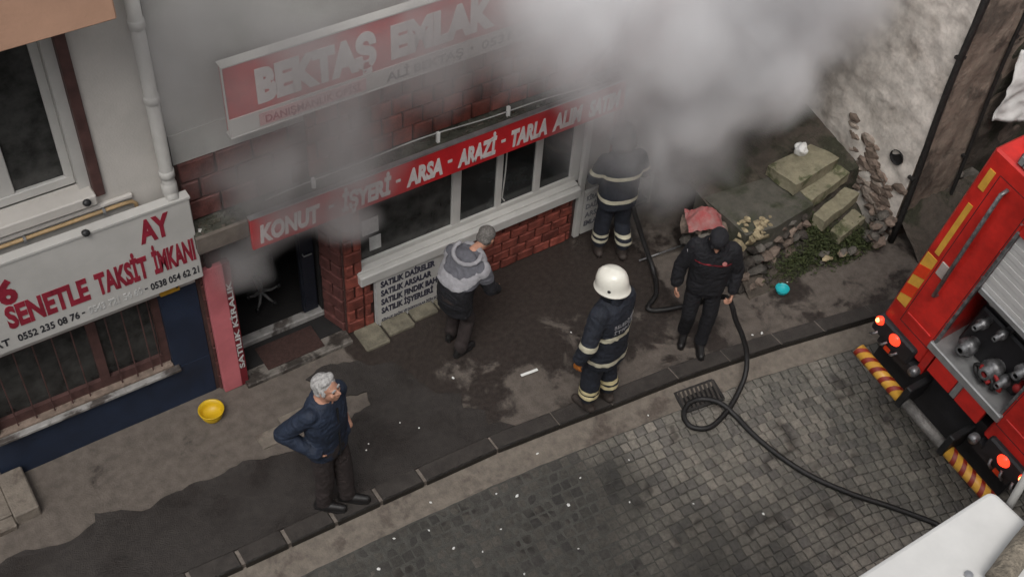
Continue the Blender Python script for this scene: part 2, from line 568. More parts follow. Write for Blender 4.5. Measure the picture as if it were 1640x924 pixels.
# kerb: bed strip plus the single kerb stones
m = MB()
top = [(x, along(KERB, x)) for x in np.arange(-5, 13, 0.2)]
n = len(top)
m.add([(x, y + 0.012, -0.3) for x, y in top] + [(x, y + 0.012, -0.006) for x, y in top] + [(x, y + 0.18, -0.006) for x, y in top],
      [(i, i + 1, n + i + 1, n + i) for i in range(n - 1)] + [(n + i, n + i + 1, 2 * n + i + 1, 2 * n + i) for i in range(n - 1)])
kerb = tag(m.build('kerb', M['curb_mortar']), kind='structure')
x = -3.3
stone_x = []
while x < 9.5:
    L = random.choice((0.41, 0.43, 0.45)) if x < 3 else random.uniform(.5, .75)
    stone_x.append((x, x + L))
    x += L
for a, b in stone_x:
    gap = 0.016 if a < 3.5 else 0.004
    a2, b2 = a + gap, b - gap
    p = [(a2, along(KERB, a2)), (b2, along(KERB, b2)), (b2, along(KERB, b2) + 0.175), (a2, along(KERB, a2) + 0.175)]
    h = random.uniform(0.004, 0.012)
    mb = MB()
    bv = 0.012
    cx, cy = sum(q[0] for q in p) / 4, sum(q[1] for q in p) / 4
    ins = [(q[0] + math.copysign(bv, cx - q[0]), q[1] + math.copysign(bv, cy - q[1])) for q in p]
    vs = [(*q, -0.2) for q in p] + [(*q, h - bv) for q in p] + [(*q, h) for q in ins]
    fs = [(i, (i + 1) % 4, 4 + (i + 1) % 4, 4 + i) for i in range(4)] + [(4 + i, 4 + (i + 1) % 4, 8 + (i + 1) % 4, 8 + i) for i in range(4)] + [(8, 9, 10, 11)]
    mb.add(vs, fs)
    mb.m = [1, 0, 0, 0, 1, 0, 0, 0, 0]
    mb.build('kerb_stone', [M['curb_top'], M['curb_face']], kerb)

# gutter channel
m = MB()
xs = list(np.arange(-5, 13, 0.1))
n = len(xs)
m.add([(x, along(KERB, x) + 0.01, -0.064) for x in xs] + [(x, along(GUT, x) + 0.05, -0.104) for x in xs] + [(x, along(GUT, x) + 0.012 * noise.noise((x * 6, 0, 0)), -0.1) for x in xs] + [(x, along(GUT, x) - 0.01, -0.16) for x in xs],
      [(r * n + i, (r + 1) * n + i, (r + 1) * n + i + 1, r * n + i + 1) for r in range(3) for i in range(n - 1)])
tag(m.build('gutter', M['gutter'], smooth=True), kind='structure')

# setts: one by one, coursed along the street with a slight sag
SETT = []
for k in range(5):
    rr = random.Random(k)
    bm_ = MB()
    a, h = 0.5, 0.5
    ring = [(-a, -a), (0 + rr.uniform(-.05, .05), -a * 1.02), (a, -a), (a, a), (0, a * 1.02), (-a, a)]
    j = lambda s=.03: rr.uniform(-s, s)
    low_ = [(px * (1 + j()), py * (1 + j()), -0.05) for px, py in ring]
    mid_ = [(q[0], q[1], -0.006) for q in low_]
    top_ = [(q[0] * .86 + j(.02), q[1] * .86 + j(.02), j(.002)) for q in low_]
    n_ = 6
    bm_.add(low_ + mid_ + top_ + [(0, 0, .003)],
            [(i, (i + 1) % n_, n_ + (i + 1) % n_, n_ + i) for i in range(n_)] + [(n_ + i, n_ + (i + 1) % n_, 2 * n_ + (i + 1) % n_, 2 * n_ + i) for i in range(n_)] + [(2 * n_ + i, 2 * n_ + (i + 1) % n_, 3 * n_) for i in range(n_)])
    SETT.append(bm_)


def sett_material(name, use_attr):
    m = mat(name, (0.098, 0.091, 0.081), 0.75, 0.30, 30, 0.35, 120, rnd=0.0, spec=0.35)
    nt = m.node_tree
    b = nt.nodes['Principled BSDF']
    src = b.inputs['Base Color'].links[0].from_socket
    if use_attr:
        a = nt.nodes.new('ShaderNodeAttribute'); a.attribute_name = 'tint'; val = a.outputs['Fac']
    else:
        a = nt.nodes.new('ShaderNodeObjectInfo'); val = a.outputs['Random']
    r = nt.nodes.new('ShaderNodeValToRGB')
    r.color_ramp.elements[0].color = (0.72, 0.72, 0.73, 1)
    r.color_ramp.elements[1].color = (1.12, 1.09, 1.06, 1)
    e = r.color_ramp.elements.new(0.08); e.color = (0.66, 0.66, 0.68, 1)
    e = r.color_ramp.elements.new(0.5); e.color = (0.88, 0.88, 0.86, 1)
    nt.links.new(val, r.inputs[0])
    # broad grime over the roadway
    g = nt.nodes.new('ShaderNodeNewGeometry')
    n1 = nt.nodes.new('ShaderNodeTexNoise'); n1.inputs['Scale'].default_value = 1.1; n1.inputs['Detail'].default_value = 6
    nt.links.new(g.outputs['Position'], n1.inputs['Vector'])
    r2 = nt.nodes.new('ShaderNodeValToRGB')
    r2.color_ramp.elements[0].position = 0.35; r2.color_ramp.elements[0].color = (0.62, 0.63, 0.63, 1)
    r2.color_ramp.elements[1].position = 0.65; r2.color_ramp.elements[1].color = (1.10, 1.09, 1.07, 1)
    nt.links.new(n1.outputs['Fac'], r2.inputs[0])
    # the left of the roadway is grimed over, the right is bare pale stone: a change of the stone surface itself
    mp = nt.nodes.new('ShaderNodeVectorMath'); mp.operation = 'DOT_PRODUCT'; mp.inputs[1].default_value = (1.0, .12, 0)
    nt.links.new(g.outputs['Position'], mp.inputs[0])
    nm = nt.nodes.new('ShaderNodeMath'); nm.operation = 'MULTIPLY_ADD'; nm.inputs[1].default_value = 2.6
    nt.links.new(n1.outputs['Fac'], nm.inputs[0]); nt.links.new(mp.outputs['Value'], nm.inputs[2])
    r3 = nt.nodes.new('ShaderNodeMapRange'); r3.interpolation_type = 'SMOOTHSTEP'
    r3.inputs['From Min'].default_value = 6.0; r3.inputs['From Max'].default_value = 7.7; r3.inputs['To Min'].default_value = .84; r3.inputs['To Max'].default_value = 2.1
    nt.links.new(nm.outputs[0], r3.inputs['Value'])
    prev = src
    sc_ = nt.nodes.new('ShaderNodeVectorMath'); sc_.operation = 'SCALE'
    nt.links.new(src, sc_.inputs[0]); nt.links.new(r3.outputs[0], sc_.inputs['Scale'])
    prev = sc_.outputs[0]
    n4 = nt.nodes.new('ShaderNodeTexNoise'); n4.inputs['Scale'].default_value = 4.5; n4.inputs['Detail'].default_value = 2
    nt.links.new(g.outputs['Position'], n4.inputs['Vector'])
    r4 = nt.nodes.new('ShaderNodeValToRGB')
    r4.color_ramp.elements[0].position = 0.30; r4.color_ramp.elements[0].color = (0.50, 0.48, 0.48, 1)
    r4.color_ramp.elements[1].position = 0.39; r4.color_ramp.elements[1].color = (1, 1, 1, 1)
    nt.links.new(n4.outputs['Fac'], r4.inputs[0])
    for rmp in (r, r2, r4):
        mx = nt.nodes.new('ShaderNodeMix'); mx.data_type = 'RGBA'; mx.blend_type = 'MULTIPLY'; mx.inputs[0].default_value = 1
        nt.links.new(prev, mx.inputs[6]); nt.links.new(rmp.outputs[0], mx.inputs[7]); prev = mx.outputs[2]
    nt.links.new(prev, b.inputs['Base Color'])
    return m


M['sett'] = sett_material('granite_sett', False)
M['sett_mass'] = sett_material('granite_sett_mass', True)
setts = []
row = 0
y = 0.0
while y < 5.6:                                  # y = distance from the gutter
    x = -3.0 + random.uniform(0, .1)
    pitch = 0.098
    while x < 11.5:
        L = random.uniform(0.082, 0.118)
        sag = 0.10 * math.sin(x * 1.15 + 0.6) * min(1, y / 1.2)
        cx = x + L / 2
        cy = along(GUT, cx) - 0.06 - y + sag
        if cy > -0.4 and cy < along(GUT, cx) - 0.05:
            setts.append((cx, cy, L))
        x += L
    y += pitch
CAMP = Vector((0, 0, 9))


def seen(p):
    d = Vector(p) - CAMP
    z = d.dot(fw)
    return z > 0 and abs(d.dot(rx) / z * 1940) < 835 and abs(d.dot(dn) / z * 1940) < 475


def under_things(cx, cy):
    slab = False
    d = Vector((cx, cy, road_z(cx, cy))) - CAMP
    z = d.dot(fw)
    px, py = d.dot(rx) / z * 1940 + 820, d.dot(dn) / z * 1940 + 462
    return (px > 1390 and py > 924 - (px - 1390) * .7) or cx > 7.5


vis = [s for s in setts if seen((s[0], s[1], road_z(s[0], s[1]))) and not under_things(s[0], s[1])]
vis.sort(key=lambda s: (Vector((s[0], s[1], -.2)) - CAMP).length)
single = vis[:296]
rest = [s for s in setts if s not in set(single)]
sett_me = [s.mesh('sett', M['sett']) for s in SETT]
mass, tint = MB(), []


SETT_PLACED = {}
for s in setts:
    cx, cy, L = s
    w = worn(cx, cy)
    rz = math.atan2(along(GUT, cx + .1) - along(GUT, cx - .1), .2) + random.uniform(-.06, .06)
    z = road_z(cx, cy) + random.uniform(-.004, .004) * (1 - .6 * w) - 0.008 * w
    sx, sy = (L - .008 + .006 * w), (0.091 + .005 * w)
    k = random.randrange(5)
    mtx = Matrix.LocRotScale((cx, cy, z), Euler((0.105 + random.uniform(-.03, .03) * (1 - .6 * w), random.uniform(-.03, .03) * (1 - .6 * w), rz)), (sx, sy, 1))
    SETT_PLACED[s] = (k, mtx)
sset = set(single)
for s, (k, mtx) in SETT_PLACED.items():
    if s in sset:
        o = link('sett', sett_me[k], road)
        o.matrix_basis = mtx
    else:
        base = SETT[k]
        mass.add([mtx @ Vector(v) for v in base.v], base.f)
        tint += [random.random()] * len(base.v)
so_ = mass.build('sett', M['sett_mass'], road)
a_ = so_.data.attributes.new('tint', 'FLOAT', 'POINT')
a_.data.foreach_set('value', tint)
so_['kind'] = 'stuff'

# ================================================================== BUILDINGS
F = 7.12


def brick_mesh(w, h, d, m, seed=0):
    """one clinker brick, front face at -y, slightly pillowed and uneven; origin at the centre of its back"""
    rr = random.Random(seed)
    b = 0.010
    j = lambda s=.003: rr.uniform(-s, s)
    o = [(-w / 2, -h / 2), (w / 2, -h / 2), (w / 2, h / 2), (-w / 2, h / 2)]
    bk = [(x, 0, z) for x, z in o]
    md = [(x + j(), -d + b, z + j()) for x, z in o]
    fr = [(x * (1 - 2 * b / w) + j(), -d + j(), z * (1 - 2 * b / h) + j()) for x, z in o]
    mb = MB()
    mb.add(bk + md + fr, [(i, (i + 1) % 4, 4 + (i + 1) % 4, 4 + i) for i in range(4)] + [(4 + i, 4 + (i + 1) % 4, 8 + (i + 1) % 4, 8 + i) for i in range(4)] + [(8, 9, 10, 11)])
    return mb.mesh('brick', m)


def bricks(parent, x0, x1, z0, z1, w, h, m, y=F, d=0.03, joint=0.018, jitter=.004, rot=0.0, origin=None, skip=None):
    """courses of single bricks on a wall plane; rot turns the plane about z at origin"""
    protos = {}
    row, z = 0, z0
    while z < z1 - 0.03:
        hh = min(h, z1 - z)
        x = x0 - (w / 2 if row % 2 else 0)
        while x < x1 - 0.02:
            a, b = max(x, x0), min(x + w, x1)
            if b - a > 0.03 and not (skip and skip((a + b) / 2, z + hh / 2)):
                key = (round(b - a, 2), round(hh, 2), random.randrange(3))
                if key not in protos:
                    protos[key] = brick_mesh(b - a - joint, hh - joint, d, m, len(protos))
                loc = Vector(((a + b) / 2, y + random.uniform(-jitter, jitter), z + hh / 2))
                o = bpy.data.objects.new('brick', protos[key])
                COL.objects.link(o)
                if rot:
                    loc = Vector(origin) + Matrix.Rotation(rot, 3, 'Z') @ (loc - Vector(origin))
                o.location = loc
                o.rotation_euler = (random.uniform(-.012, .012), random.uniform(-.008, .008), rot + random.uniform(-.012, .012))
                o.parent = parent
                o.matrix_parent_inverse = wmat(parent).inverted()
            x += w
        z += h
        row += 1


# ---------------------------------------------------------------- the shop
shop = thing('shop_building', 'smoking shop with red brick facing and grey upper wall next to the white house', 'building', (4.0, F, 0))
m = MB()
D = 0.28
m.box((1.95, F, 2.10), (7.05, F + D, 3.02))                   # band carrying the brick courses
m.box((1.95, F + .002, 3.02), (7.05, F + D, 7.2), 1)          # plastered upper storey
m.box((1.95, F, -.2), (2.20, F + D, 2.10))                    # left of the doorway
m.box((3.20, F + .30, -.2), (3.31, F + .42, 2.10), 2)
m.prism([(3.31, F), (3.46, F), (3.46, F + D), (3.22, F + D)], -.2, 2.10)   # pier beside the window
m.box((3.46, F, -.2), (6.10, F + D, .70))                     # under the window
m.box((3.46, F + .002, 1.86), (6.10, F + D, 2.10))            # over the window
m.box((6.05, F + .004, -.2), (6.36, F + D, 2.10), 1)
m.box((7.02, F + .002, -.2), (7.05, 12, 7.2), 1)              # gable towards the alley
m.box((1.95, F + D, -.2), (2.0, 12, 7.2), 1)
m.box((1.95, 11.9, -.2), (7.05, 12, 7.2), 1)
m.box((1.95, F, 7.2), (7.05, 12, 7.35), 1)
m.box((2.0, F + D, 2.25), (7.0, 11.9, 2.40), 2)               # ceiling of the shop
m.build('wall', [M['mortar'], M['grey_plaster'], M['soot_hole']], shop)
MB().box((1.99, F + .02, -.12), (7.02, 11.9, 0.055)).build('shop_floor', M['soot_hole'], shop)

# brick courses, every brick its own piece
bricks(shop, 1.97, 3.05, 2.14, 2.75, 0.31, 0.205, M['brick_dark'])
bricks(shop, 3.05, 6.95, 2.14, 3.02, 0.20, 0.175, M['brick'])
bricks(shop, 1.97, 2.19, 0.0, 2.0, 0.22, 0.2, M['brick_dark'])
bricks(shop, 3.31, 3.50, 0.0, 1.86, 0.20, 0.155, M['brick'], d=.034)
bricks(shop, 3.50, 3.605, 0.0, 0.62, 0.16, 0.155, M['brick'], d=.034)
bricks(shop, 4.46, 5.95, 0.0, 0.66, 0.205, 0.125, M['brick'])
bricks(shop, 3.02, 3.31, 0.0, 1.86, 0.30, 0.155, M['brick_dark'], y=F, rot=R(-(90 - 18)), origin=(3.31, F, 0))
# rendered part of the upper wall left of the big sign comes down over the brick
MB().box((1.95, F - .012, 2.75), (3.05, F, 3.03)).build('render_strip', M['grey_plaster'], shop)

# shop window
wf = MB()
for (a, b) in ((3.455, 3.52), (4.50, 4.60), (5.00, 5.07), (5.45, 5.53), (5.90, 6.05)):
    wf.box((a, F + .03, .845), (b, F + .10, 1.86), 0, .006)
wf.box((3.455, F + .028, .775), (6.05, F + .102, .85), 0, .006)
wf.box((3.455, F + .028, 1.80), (6.05, F + .102, 1.862), 0, .006)
win = wf.build('shop_window', M['upvc'], shop)
for (a, b) in ((3.52, 4.50), (4.60, 5.00), (5.07, 5.45), (5.53, 5.90)):
    MB().box((a, F + .055, .85), (b, F + .065, 1.80)).build('pane', M['glass'] if a > 3.6 else M['glass_dusty_hazed'], win)  # first pane paler: haze of the smoke inside put into the glass colour
MB().box((3.44, F - .10, .655), (5.97, F + .03, .775), 0, .010).build('window_sill', M['upvc'], shop)
MB().box((3.445, F - .045, .775), (5.965, F + .03, .80), 0, .006).build('sill_lip', M['upvc'], shop)
MB().box((5.985, F - .05, .02), (6.055, F - .0, 1.86), 0, .006).build('corner_post', M['upvc'], shop)
# papers stuck inside the first pane and a hanging strip in the third
MB().box((3.62, F + .048, .93), (3.74, F + .054, 1.10)).box((3.55, F + .048, 1.15), (3.72, F + .054, 1.34)).build('window_notice', M['letter_faded'], win)
MB().tube([(5.12, F + .05, 1.75), (5.11, F + .05, 1.25), (5.09, F + .05, .93), (5.12, F + .05, .88)], .007, 6).build('blind_cord', M['upvc'], win)

# entrance: marble platform, threshold, open dark door
MB().box((2.20, 6.97, -.1), (3.30, 7.44, .045), 0, .008).build('entrance_step', M['step_dirty'], shop)
MB().box((2.26, 7.40, .0), (3.22, 7.50, .115), 0, .01).build('threshold', M['marble'], shop)
dleaf = MB().box((3.03, 7.46, .12), (3.18, 7.51, 1.86)).box((3.045, 7.445, .2), (3.165, 7.46, .9)).box((3.045, 7.445, 1.0), (3.165, 7.46, 1.8)).build('door_leaf', mat('navy_door', (.012, .014, .022), .5, .3, 5, .05), shop)
MB().tube([(3.06, 7.44, .93), (3.06, 7.41, .93), (3.14, 7.41, .93)], .008, 6).build('handle', M['steel'], dleaf)

# canopy slab along the front
m = MB()
m.box((1.96, 6.92, 1.98), (6.6, F - .002, 2.13))
cs = m.build('canopy_slab', M['canopy'], shop)
MB().box((1.955, 6.885, 1.97), (2.395, 6.92, 2.135)).build('canopy_fascia', M['canopy_edge'], shop)
# rubble and leaf mould lying on the canopy
rr = random.Random(3)
gm = MB()
for i in range(420):
    x, y = rr.uniform(2.0, 6.5), rr.uniform(6.93, 7.10)
    s = rr.uniform(.005, .016)
    q = Euler((rr.uniform(-.5, .5), rr.uniform(-.5, .5), rr.uniform(0, 6))).to_matrix()
    gm.obox((x, y, 2.132 + s * .2), q @ Vector((s * 1.5, 0, 0)), q @ Vector((0, s, 0)), q @ Vector((0, 0, s * .35)), rr.randrange(2))
o = gm.build('leaf_mould', [M['canopy'], M['earth']], shop)
o['kind'] = 'stuff'

# second doorway where the smoke pours out: frame and soot
MB().box((6.36, F + .01, 2.0), (7.02, F + .27, 2.1)).box((6.355, F - .01, .0), (6.40, F + .2, 2.0)).build('side_door_frame', M['darkred'], shop)

# ---------------------------------------------------------------- signs on the shop
s1 = thing('fascia_sign', 'long red strip sign with white slanted capitals along the canopy edge above the shop window', 'sign', (4.3, 6.88, 1.82))
MB().box((2.40, 6.865, 1.815), (6.22, 6.90, 2.16), 0, .004).build('sign_panel', M['sign_red'], s1)
MB().box((2.398, 6.858, 2.155), (6.222, 6.905, 2.172)).build('edge_trim', M['steel'], s1)
for (t, a, b) in (('KONUT', 2.47, 3.02), ('-', 3.10, 3.15), ('İŞYERİ', 3.22, 3.70), ('-', 3.745, 3.79), ('ARSA', 3.85, 4.215), ('-', 4.265, 4.31), ('ARAZİ', 4.37, 4.775), ('-', 4.825, 4.87), ('TARLA', 4.93, 5.33), ('ALIM', 5.39, 5.72), ('SATIM', 5.80, 6.16)):
    if t == '-':
        MB().box((a, 6.861, 1.965), (b, 6.865, 1.995)).build('dash', M['letter_white'], s1)
    else:
        letter(t, M['letter_white'], s1, a, 6.865, 1.875, .185, b - a, bold=.05, shear=.12)

s2 = thing('shop_sign', 'big red and white sign with large white capitals high on the smoking shop wall', 'sign', (4.4, 7.0, 2.94))
MB().box((2.40, 6.985, 2.955), (6.5, 7.06, 3.585)).build('sign_panel', M['sign_red'], s2)
MB().box((2.395, 6.972, 2.94), (6.505, 6.985, 3.105)).build('lower_strip', M['sign_white'], s2)
MB().box((2.385, 6.968, 3.585), (6.515, 7.062, 3.597)).box((2.385, 6.966, 2.930), (6.515, 7.062, 2.9395)).box((2.385, 6.972, 2.9397), (2.393, 7.0, 3.5845)).build('frame', M['sign_white'], s2)
letters('BEKTAŞ', M['letter_white'], s2, 2.64, 6.985, 3.185, .29, 1.02, bold=.065)
letters('EMLAK', M['letter_white'], s2, 3.79, 6.985, 3.185, .29, .98, bold=.065)
MB().box((2.63, 6.966, 2.965), (3.55, 6.972, 3.08)).build('pink_strip', mat('pink_print', (.46, .26, .26), .5, .15, 5, 0), s2)
letter('DANIŞMANLIK OFİSİ', M['letter_red'], s2, 2.68, 6.966, 2.985, .07, .82, bold=.01)
letter('ALİ BEKTAŞ', M['letter_black'], s2, 3.74, 6.972, 2.975, .085, .72, bold=.015)
MB().box((4.53, 6.968, 3.01), (4.555, 6.972, 3.035)).build('dash', M['letter_black'], s2)
letter('0531 647 38 58', M['letter_black'], s2, 4.64, 6.972, 2.975, .085, .98, bold=.015)
for x in (2.9, 4.4, 5.9):
    MB().box((x, 7.06, 3.2), (x + .04, F, 3.24)).build('bracket', M['black'], s2)

s3 = thing('notice_board', 'white board with lines of dark capitals low on the wall under the shop window', 'sign', (4.03, 7.07, 0))
MB().box((3.612, 7.045, -.01), (4.452, 7.085, .645), 0, .004).build('board', M['sign_white'], s3)
MB().box((3.612, 7.040, -.012), (4.452, 7.0449, .006)).box((3.60, 7.04, -.012), (3.6118, 7.085, .647)).build('edge_trim', M['letter_faded'], s3)
for k, (t, w) in enumerate((('SATILIK DAİRELER', .60), ('SATILIK ARSALAR', .56), ('SATILIK FINDIK BAHÇESİ', .77), ('SATILIK İŞYERLERİ', .58))):
    letter(t, M['letter_navy'], s3, 3.655, 7.045, .525 - k * .122, .078, w, bold=.04)
letter('KİRALIK DAİRE VE DÜKKANLAR İÇİN SORUNUZ', M['letter_navy'], s3, 3.655, 7.045, .045, .036, .75, bold=.01)

s4 = thing('notice_board', 'narrow white board with dark lettering beside the side door full of smoke', 'sign', (6.2, 7.08, 0))
MB().box((6.07, 7.075, .03), (6.345, 7.115, .62), 0, .004).build('board', M['sign_white'], s4)
for k, t in enumerate(('KİRALIK', 'DAİRE', 'ARSA', 'EMLAK')):
    letter(t, M['letter_navy'], s4, 6.10, 7.075, .50 - k * .12, .07, .21, bold=.02)

s5 = thing('upright_sign', 'tall pink board with white lettering running up its edge, left of the smoky doorway', 'sign', (2.09, 7.05, 0))
MB().box((2.0, 7.03, .01), (2.17, 7.085, 1.62), 0, .004).build('board', M['pink'], s5)
MB().box((2.17, 7.035, .01), (2.235, 7.10, 1.62)).build('side_board', M['darkred'], s5)
tm = text_mesh('SATILIK KİRALIK', M['letter_faded'], .050, 1.15, bold=.02)
o = link('lettering', tm, s5, (2.222, 7.033, .25))
o.rotation_euler = (0, -math.pi / 2, 0)

cb = thing('overhead_cable', 'thin pale cable sagging along the top of the shop canopy', 'cable', (4.3, 7.0, 2.2))
pts = []
for i in range(40):
    x = 2.6 + i * .09
    pts.append((x, 6.985, 2.185 + .05 * math.sin((x - 2.6) * 1.3) + .01 * math.sin(x * 5)))
MB().tube(pts, .006, 6).build('wire', M['letter_faded'], cb, True)
for x in (3.02, 4.22, 4.95):
    MB().box((x, 6.97, 2.13), (x + .03, 7.0, 2.24), 0, .003).build('cable_clip', M['white_paper'], cb)

# ---------------------------------------------------------------- the white house on the left
hs = thing('white_house', 'white plastered house with dark blue base and a white window, left of the smoking shop', 'building', (0.0, F, 0))
m = MB()
m.box((-4.5, F, 1.45), (1.945, F + .35, 2.72))
m.box((-4.5, F, 2.72), (0.10, F + .35, 7.2))
m.box((1.405, F, 2.72), (1.945, F + .35, 7.2))
m.box((0.10, F, 4.45), (1.405, F + .35, 7.2))
m.box((1.62, F + .001, 0.50), (1.945, F + .35, 1.45), 1)
m.box((0.09, F - .004, -.2), (1.945, F + .35, .50), 1)
m.box((-.02, F + .002, -.2), (0.09, F + .35, 1.45), 1)
m.box((-4.5, F, -.2), (-1.1, F + .35, 1.45), 1)
m.box((-4.5, F + .35, 7.0), (1.945, 12, 7.2)); m.box((-4.5, 11.8, -.2), (1.945, 12, 7.0)); m.box((-4.5, F + .35, -.2), (-4.3, 11.8, 7.0))
m.box((1.90, F + .35, -.2), (1.945, 11.8, 7.0)); m.box((-4.3, F + .35, 1.55), (1.9, 11.8, 1.7)); m.box((-4.3, F + .35, 2.3), (1.9, 11.8, 2.4))
m.build('wall', [M['plaster'], M['blue']], hs)
# upper window in its brown reveal
wf = MB()
wf.box((1.185, F + .13, 2.84), (1.25, F + .20, 4.45), 0, .006); wf.box((.10, F + .13, 2.84), (.18, F + .20, 4.45), 0, .006)
wf.box((.18, F + .128, 2.775), (1.25, F + .202, 2.86), 0, .008); wf.box((.62, F + .132, 2.86), (.82, F + .198, 4.45), 0, .006)
uw_ = wf.build('window', M['upvc'], hs)
MB().box((.82, F + .16, 2.86), (1.185, F + .17, 4.45)).build('pane', M['glass_dusty_hazed'], uw_)
MB().box((.18, F + .16, 2.86), (.62, F + .17, 4.45)).build('pane', M['glass_dusty_hazed'], uw_)
for k in range(7):
    x = .86 + k * .045
    MB().tube([(x, F + .24, 2.9), (x + .01, F + .25, 3.6), (x, F + .24, 4.4)], .02, 6).build('curtain_fold', mat('dull_curtain', (.10, .11, .10), .9, .2, 4, .1), uw_, True)
MB().box((1.25, F + .05, 2.72), (1.33, F + .30, 4.45)).build('reveal_lining', M['upvc'], hs)
MB().box((1.33, F - .03, 2.715), (1.408, F + .08, 4.45), 0, .006).build('shutter_guide', M['brown'], hs)
MB().box((.0, F - .07, 2.68), (1.33, F + .13, 2.775), 0, .01).build('window_sill', M['plaster'], hs)
MB().box((-.6, F - .035, 2.60), (1.60, F, 2.64), 0, .01).build('string_course', M['plaster'], hs)
MB().box((-4.4, 6.5, 4.55), (1.62, F, 5.0), 0, .01).build('balcony', M['peach'], hs)
# barred shop window with its marble sill
wf = MB()
wf.box((-.02, F + .06, .565), (1.62, F + .15, .66)); wf.box((-.02, F + .06, 1.38), (1.62, F + .15, 1.45))
for (a, b) in ((-.02, .03), (1.0, 1.08), (1.55, 1.618)):
    wf.box((a, F + .058, .66), (b, F + .152, 1.38))
lw = wf.build('barred_window', M['brown'], hs)
MB().box((.03, F + .10, .66), (1.0, F + .11, 1.38)).build('pane', M['glass_dusty_hazed'], lw)
MB().box((1.08, F + .10, .66), (1.55, F + .11, 1.38)).build('pane', M['glass_dusty_hazed'], lw)
for x in [.10 + .155 * k for k in range(6)] + [1.16, 1.30, 1.44, 1.52]:
    MB().tube([(x, F + .03, .55), (x, F + .03, 1.44)], .006, 6).build('bar', M['brown'], lw)
MB().box((.05, F - .06, .505), (1.66, F + .06, .540), 0, .006).build('marble_sill', M['marble'], hs)
MB().box((.02, F - .01, .545), (1.61, F + .06, .565)).build('sill_tiles', M['stone_red'], hs)
# brown street door and its steps at the far left
MB().box((-1.1, F + .12, .10), (-.02, F + .17, 1.45), 0, .004).build('street_door', M['wood'], hs)
m = MB().box((-1.3, 6.70, -.1), (-.06, F + .1, .075), 0, .01)
m.build('door_step', M['gutter'], hs)
MB().box((-.06, 6.62, -.1), (.15, 7.10, .13), 0, .012).build('step_cheek', M['gutter'], hs)
MB().box((-1.6, 6.58, -.1), (-.062, 6.70, .06), 0, .01).build('step_nosing', M['gutter'], hs)

dp = thing('drainpipe', 'white rainwater pipe on the corner of the white house, ending above its shop sign', 'pipe', (1.86, 7.06, 2.5))
MB().tube([(1.875, 7.055, 6.9), (1.875, 7.055, 2.62), (1.872, 7.035, 2.56), (1.868, 6.99, 2.52)], .052, 14).build('pipe', M['pipe'], dp, True)
for z in (2.75, 3.46, 4.1, 5.3):
    MB().lathe([(.053, -.035), (.06, -.03), (.06, .03), (.053, .035)], (1.875, 7.055, z), seg=14).build('pipe_collar', M['pipe'], dp, True)
MB().lathe([(.053, 0), (.062, .02), (.062, .10), (.053, .12)], (1.872, 7.05, 2.55), seg=14).build('pipe_collar', M['pipe'], dp, True)

gp = thing('gas_pipe', 'thin dull yellow pipe running above the white shop sign and bending down at its end', 'pipe', (.6, 7.08, 2.5))
MB().tube([(-2.0, 7.085, 2.565), (1.50, 7.085, 2.575), (1.58, 7.085, 2.57), (1.605, 7.085, 2.54), (1.61, 7.085, 2.40)], .016, 8).build('pipe', M['gas'], gp, True)
for x in (-.2, .75, 1.35):
    MB().box((x, 7.065, 2.54), (x + .02, F, 2.60)).build('pipe_clip', M['steel'], gp)

s6 = thing('shop_sign', 'long white sign with dark red capitals and black phone numbers over the barred window', 'sign', (.6, 6.97, 1.64))
MB().box((-3.2, 6.955, 1.645), (1.98, 7.03, 2.525), 0, .008).build('sign_panel', M['sign_white'], s6)
MB().box((-3.21, 6.945, 2.525), (1.985, 7.035, 2.545)).build('edge_trim', M['upvc'], s6)
for (t, x, z, h, w) in (('AY', 1.545, 2.245, .225, .25), ('36', .315, 2.14, .235, .265), ('SENETLE', .445, 1.885, .225, .63), ('TAKSİT', 1.135, 1.885, .225, .42), ('İMKANI', 1.60, 1.885, .225, .345)):
    letters(t, M['letter_red'], s6, x, 6.955, z, h, w, bold=.045)
for (t, x, w, mm) in (('MURAT', .08, .335, 'letter_black'), ('0552 235 08 76', .475, .48, 'letter_black'), ('0543 721 54 60', 1.03, .44, 'letter_faded'), ('0538 054 62 21', 1.54, .41, 'letter_black')):
    letter(t, M[mm], s6, x, 6.955, 1.72, .075, w, bold=.02)
for x in (.975, 1.49):
    MB().box((x, 6.951, 1.752), (x + .025, 6.955, 1.765)).build('dash', M['letter_black'], s6)
for x in (-2, .3, 1.7):
    MB().box((x, 7.03, 2.0), (x + .04, F, 2.04)).build('bracket', M['black'], s6)

for (x, z, lab) in ((1.245, 2.70, 'small black spotlight fixed to the white wall just under the window sill'), (1.165, 2.50, 'small black spotlight on the top edge of the white shop sign')):
    sp = thing('spotlight', lab, 'lamp', (x, 7.03, z), 'little black spotlights by the white sign')
    y = 7.07 if z > 2.6 else 6.985
    MB().lathe([(.0, -.03), (.022, -.03), (.03, .012), (.027, .03), (0, .03)], (x, y - .03, z + .045), (0.2, -.7, .5), 10).build('lamp_head', M['black'], sp, True)
    MB().tube([(x, y - .02, z + .03), (x, y + .01, z), (x, y + .045 if z > 2.6 else y, z - .0 if z > 2.6 else z + .03)], .008, 6).build('arm', M['black'], sp)

fl = thing('spout', 'white cone on a brown pipe just past the end of the white sign', 'pipe', (2.05, 7.0, 1.5))
MB().lathe([(.012, -.11), (.05, -.06), (.055, .02), (.035, .07), (.0, .08)], (2.045, 6.985, 2.06), (-.45, -.15, .85), 14).build('cone', M['pipe'], fl, True)
MB().tube([(2.06, 7.06, 2.02), (2.07, 7.07, 1.95), (2.07, 7.075, 1.56)], .028, 10).build('brown_pipe', M['brown'], fl, True)

